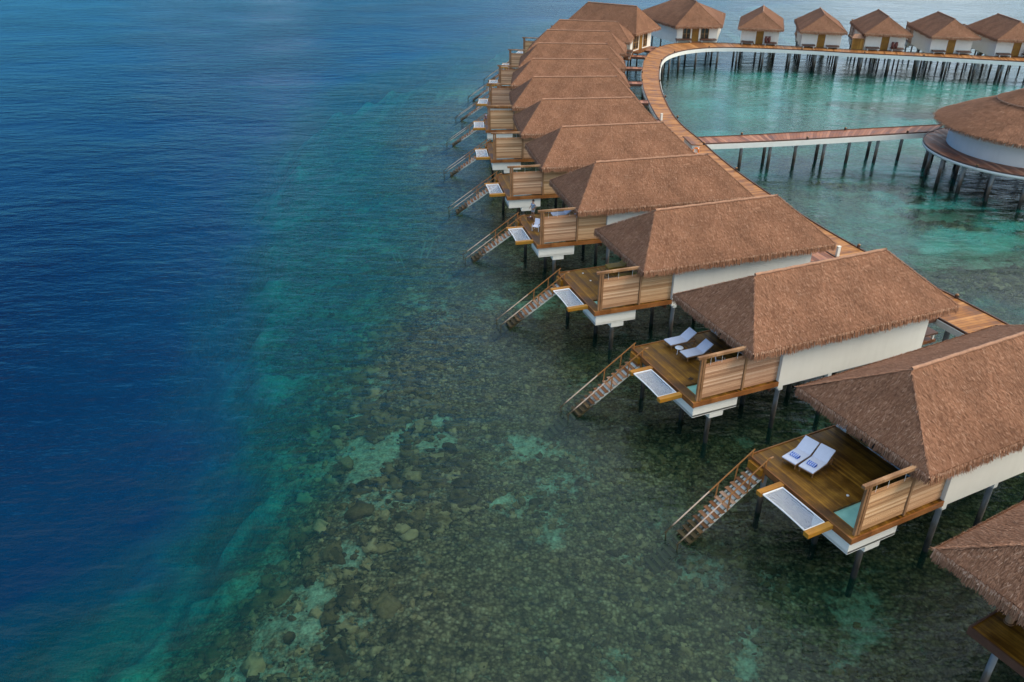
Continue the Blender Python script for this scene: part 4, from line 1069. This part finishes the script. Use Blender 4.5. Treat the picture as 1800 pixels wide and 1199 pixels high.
# coral rubble ------------------------------------------------------
def ico(sub=1):
    import bmesh
    b = bmesh.new(); bmesh.ops.create_icosphere(b, subdivisions=sub, radius=1); V = np.array([v.co[:] for v in b.verts]); F = np.array([[v.index for v in f.verts] for f in b.faces]); b.free(); return V, F
Vi, Fi = ico(2)
def rocks(n, xr, yr, smin, smax, pw, rdmax, seed, cond=None):
    rg = np.random.default_rng(seed); x = rg.uniform(*xr, n); y = rg.uniform(*yr, n)
    rd, lag, sand, cor, depth = fields(x, y); keep = (rd < rdmax) & (sand < .30+.3*rg.random(n)); dens = sstep(.33,.62,fbm(x+3,y+3,5,3))*.8+.2
    keep &= rg.random(n) < dens
    if cond is not None: keep &= cond(x, y, rd, lag, cor)
    x, y, depth = x[keep], y[keep], depth[keep]; k = len(x)
    s = smin*(smax/smin)**(rg.random(k)**pw); sc = np.stack([s*rg.uniform(.7,1.6,k), s*rg.uniform(.6,1.1,k), s*rg.uniform(.35,.7,k)],1)
    V = Vi[None]*sc[:,None,:]; ph = rg.random((k,3))*6.28
    lump = 1+.22*np.sin(Vi[None,:,0]*3.1+ph[:,None,0])*np.cos(Vi[None,:,1]*2.7+ph[:,None,1])+.14*np.sin(Vi[None,:,2]*5+Vi[None,:,0]*4+ph[:,None,2])
    V = V*lump[...,None]; V += rg.normal(0,.20,V.shape)*s[:,None,None]
    a = rg.random(k)*6.28; c, s_ = np.cos(a)[:,None], np.sin(a)[:,None]; X = V[...,0]*c-V[...,1]*s_; Y = V[...,0]*s_+V[...,1]*c
    z0 = WZ-depth+.02
    V = np.stack([X+x[:,None], Y+y[:,None], V[...,2]+z0[:,None]+.25*sc[:,2][:,None]], -1)
    F = Fi[None]+(np.arange(k)*len(Vi))[:,None,None]; t = np.repeat(np.clip(rg.normal(.5,.28,k),0,1), len(Fi))
    return V.reshape(-1,3), F.reshape(-1,3), t
sets = [rocks(26000, (-24,26), (19,62), .05, .24, 2.2, 1.5, 1), rocks(2500, (-26,20), (30,95), .12, .34, 2.0, 3, 2),
        rocks(2600, (-22,-2), (19,62), .20, .58, 1.9, 2.8, 3, lambda x,y,rd,lag,cor: rd > -9), rocks(7000, (30,62), (58,100), .1, .5, 1.8, 9, 4, lambda x,y,rd,lag,cor: cor > .5)]
off = 0; VV=[];FF_=[];TT=[]
for V,F,t in sets: VV.append(V); FF_.append(F+off); TT.append(t); off += len(V)
rb = npmesh('coral_rubble', np.concatenate(VV), np.concatenate(FF_), mat_rubble(), None, np.concatenate(TT), False)
tag(rb, 'brown and olive coral rubble covering the shallow reef flat', 'coral rubble', None, 'stuff')
# faint sunken poles
for i, (a, b) in enumerate((((-12.6,75.8),(-10.9,70.2)), ((-11.6,74.6),(-10.1,69.3)), ((-8.9,71.6),(-8.8,76.0)), ((-8.3,72.0),(-8.0,76.4)))):
    m = MB(); m.tube([(a[0],a[1],WZ-.9),(b[0],b[1],WZ-.8)], .09, 8); o = m.build('sunken_pole', M['oldpole'], None, True)
    tag(o, ['faint sunken pole, left one of the left pair under the water','faint sunken pole, right one of the left pair under the water','faint sunken pole, left one of the right pair under the water','faint sunken pole, right one of the right pair under the water'][i], 'sunken pole', 'sunken poles on the reef')

# ------------------------------------------------------------------ world, sun, camera
w = bpy.data.worlds.new('World'); scene.world = w; w.use_nodes = True; nt = w.node_tree; nt.nodes.clear(); g = N(nt)
SUN_EL, SUN_AZ = R(38), math.atan2(-.12, 1.0)     # direction towards the sun: mostly +x
sky = g.n('ShaderNodeTexSky', sky_type='NISHITA'); sky.sun_disc = False; sky.sun_elevation = SUN_EL; sky.sun_rotation = PI/2-SUN_AZ
sky.air_density = 1.0; sky.dust_density = 1.5; sky.ozone_density = 2.0
tc = g.n('ShaderNodeTexCoord').outputs['Generated']
sep = g.n('ShaderNodeSeparateXYZ'); g.l(tc, sep.inputs[0])
zz = g.math('ADD', g.math('MAXIMUM', sep.outputs[2], 0.0), .12)
cv = g.n('ShaderNodeCombineXYZ'); g.l(g.math('DIVIDE', sep.outputs[0], zz), cv.inputs[0]); g.l(g.math('DIVIDE', sep.outputs[1], zz), cv.inputs[1])
cn = g.noise(cv.outputs[0], .55, 6, .55)
# cloud cover thicker towards +x, thinner (bluer) towards -x
cov = g.math('ADD', g.math('ADD', cn, g.math('MULTIPLY', sep.outputs[0], .42)), g.maprange(sep.outputs[2], .30, 1.0, 0, .46))
cov = g.math('ADD', cov, g.math('MULTIPLY', g.math('MAXIMUM', g.math('MULTIPLY', sep.outputs[1], -1.0), 0.0), .38))
hz = g.math('POWER', g.math('DIVIDE', g.math('SUBTRACT', sep.outputs[0], -.30), .075), 2.0)
vz = g.math('POWER', g.math('DIVIDE', g.math('SUBTRACT', sep.outputs[2], .17), .10), 2.0)
blob = g.math('MULTIPLY', g.math('EXPONENT', g.math('MULTIPLY', g.math('ADD', hz, vz), -1.0)), g.math('GREATER_THAN', sep.outputs[1], 0.0))
cov = g.math('ADD', cov, g.math('MULTIPLY', blob, g.maprange(g.noise(tc, 14, 5, .6), .35, .6, .1, .5)))
cf = g.maprange(cov, .46, .84, .0, .95)
bg = g.n('ShaderNodeBackground'); blue = g.mix(1.0, sky.outputs[0], (.15,.58,.95), 'MULTIPLY'); g.l(g.mix(cf, blue, (6.9,7.8,8.5)), bg.inputs[0]); bg.inputs[1].default_value = .11
wo = g.n('ShaderNodeOutputWorld'); g.l(bg.outputs[0], wo.inputs[0])
sd = bpy.data.lights.new('sun', 'SUN'); sd.energy = 2.1; sd.angle = R(34); sd.color = (1.0, .82, .63)
so = bpy.data.objects.new('sun', sd); C.objects.link(so)
dirs = Vector((math.cos(SUN_AZ)*math.cos(SUN_EL), math.sin(SUN_AZ)*math.cos(SUN_EL), math.sin(SUN_EL)))
so.rotation_euler = dirs.to_track_quat('Z', 'Y').to_euler(); so.location = dirs*200

cd = bpy.data.cameras.new('camera'); co = bpy.data.objects.new('camera', cd); C.objects.link(co); scene.camera = co
cd.sensor_width = 36; cd.lens = 1416.117/1800*36; cd.clip_start = .5; cd.clip_end = 8000
co.location = (0, 0, 29.7923); pit = .5127; co.rotation_euler = (PI/2-pit, 0, 0)
co.rotation_euler = (Matrix.Rotation(PI/2-pit, 4, 'X') @ Matrix.Rotation(0.00266, 4, 'Z')).to_euler()

scene.view_settings.view_transform = 'Standard'; scene.view_settings.look = 'None'; scene.view_settings.gamma = 1
scene.view_settings.exposure = 0.70
scene.cycles.max_bounces = 8; scene.cycles.transparent_max_bounces = 8; scene.cycles.use_denoising = True
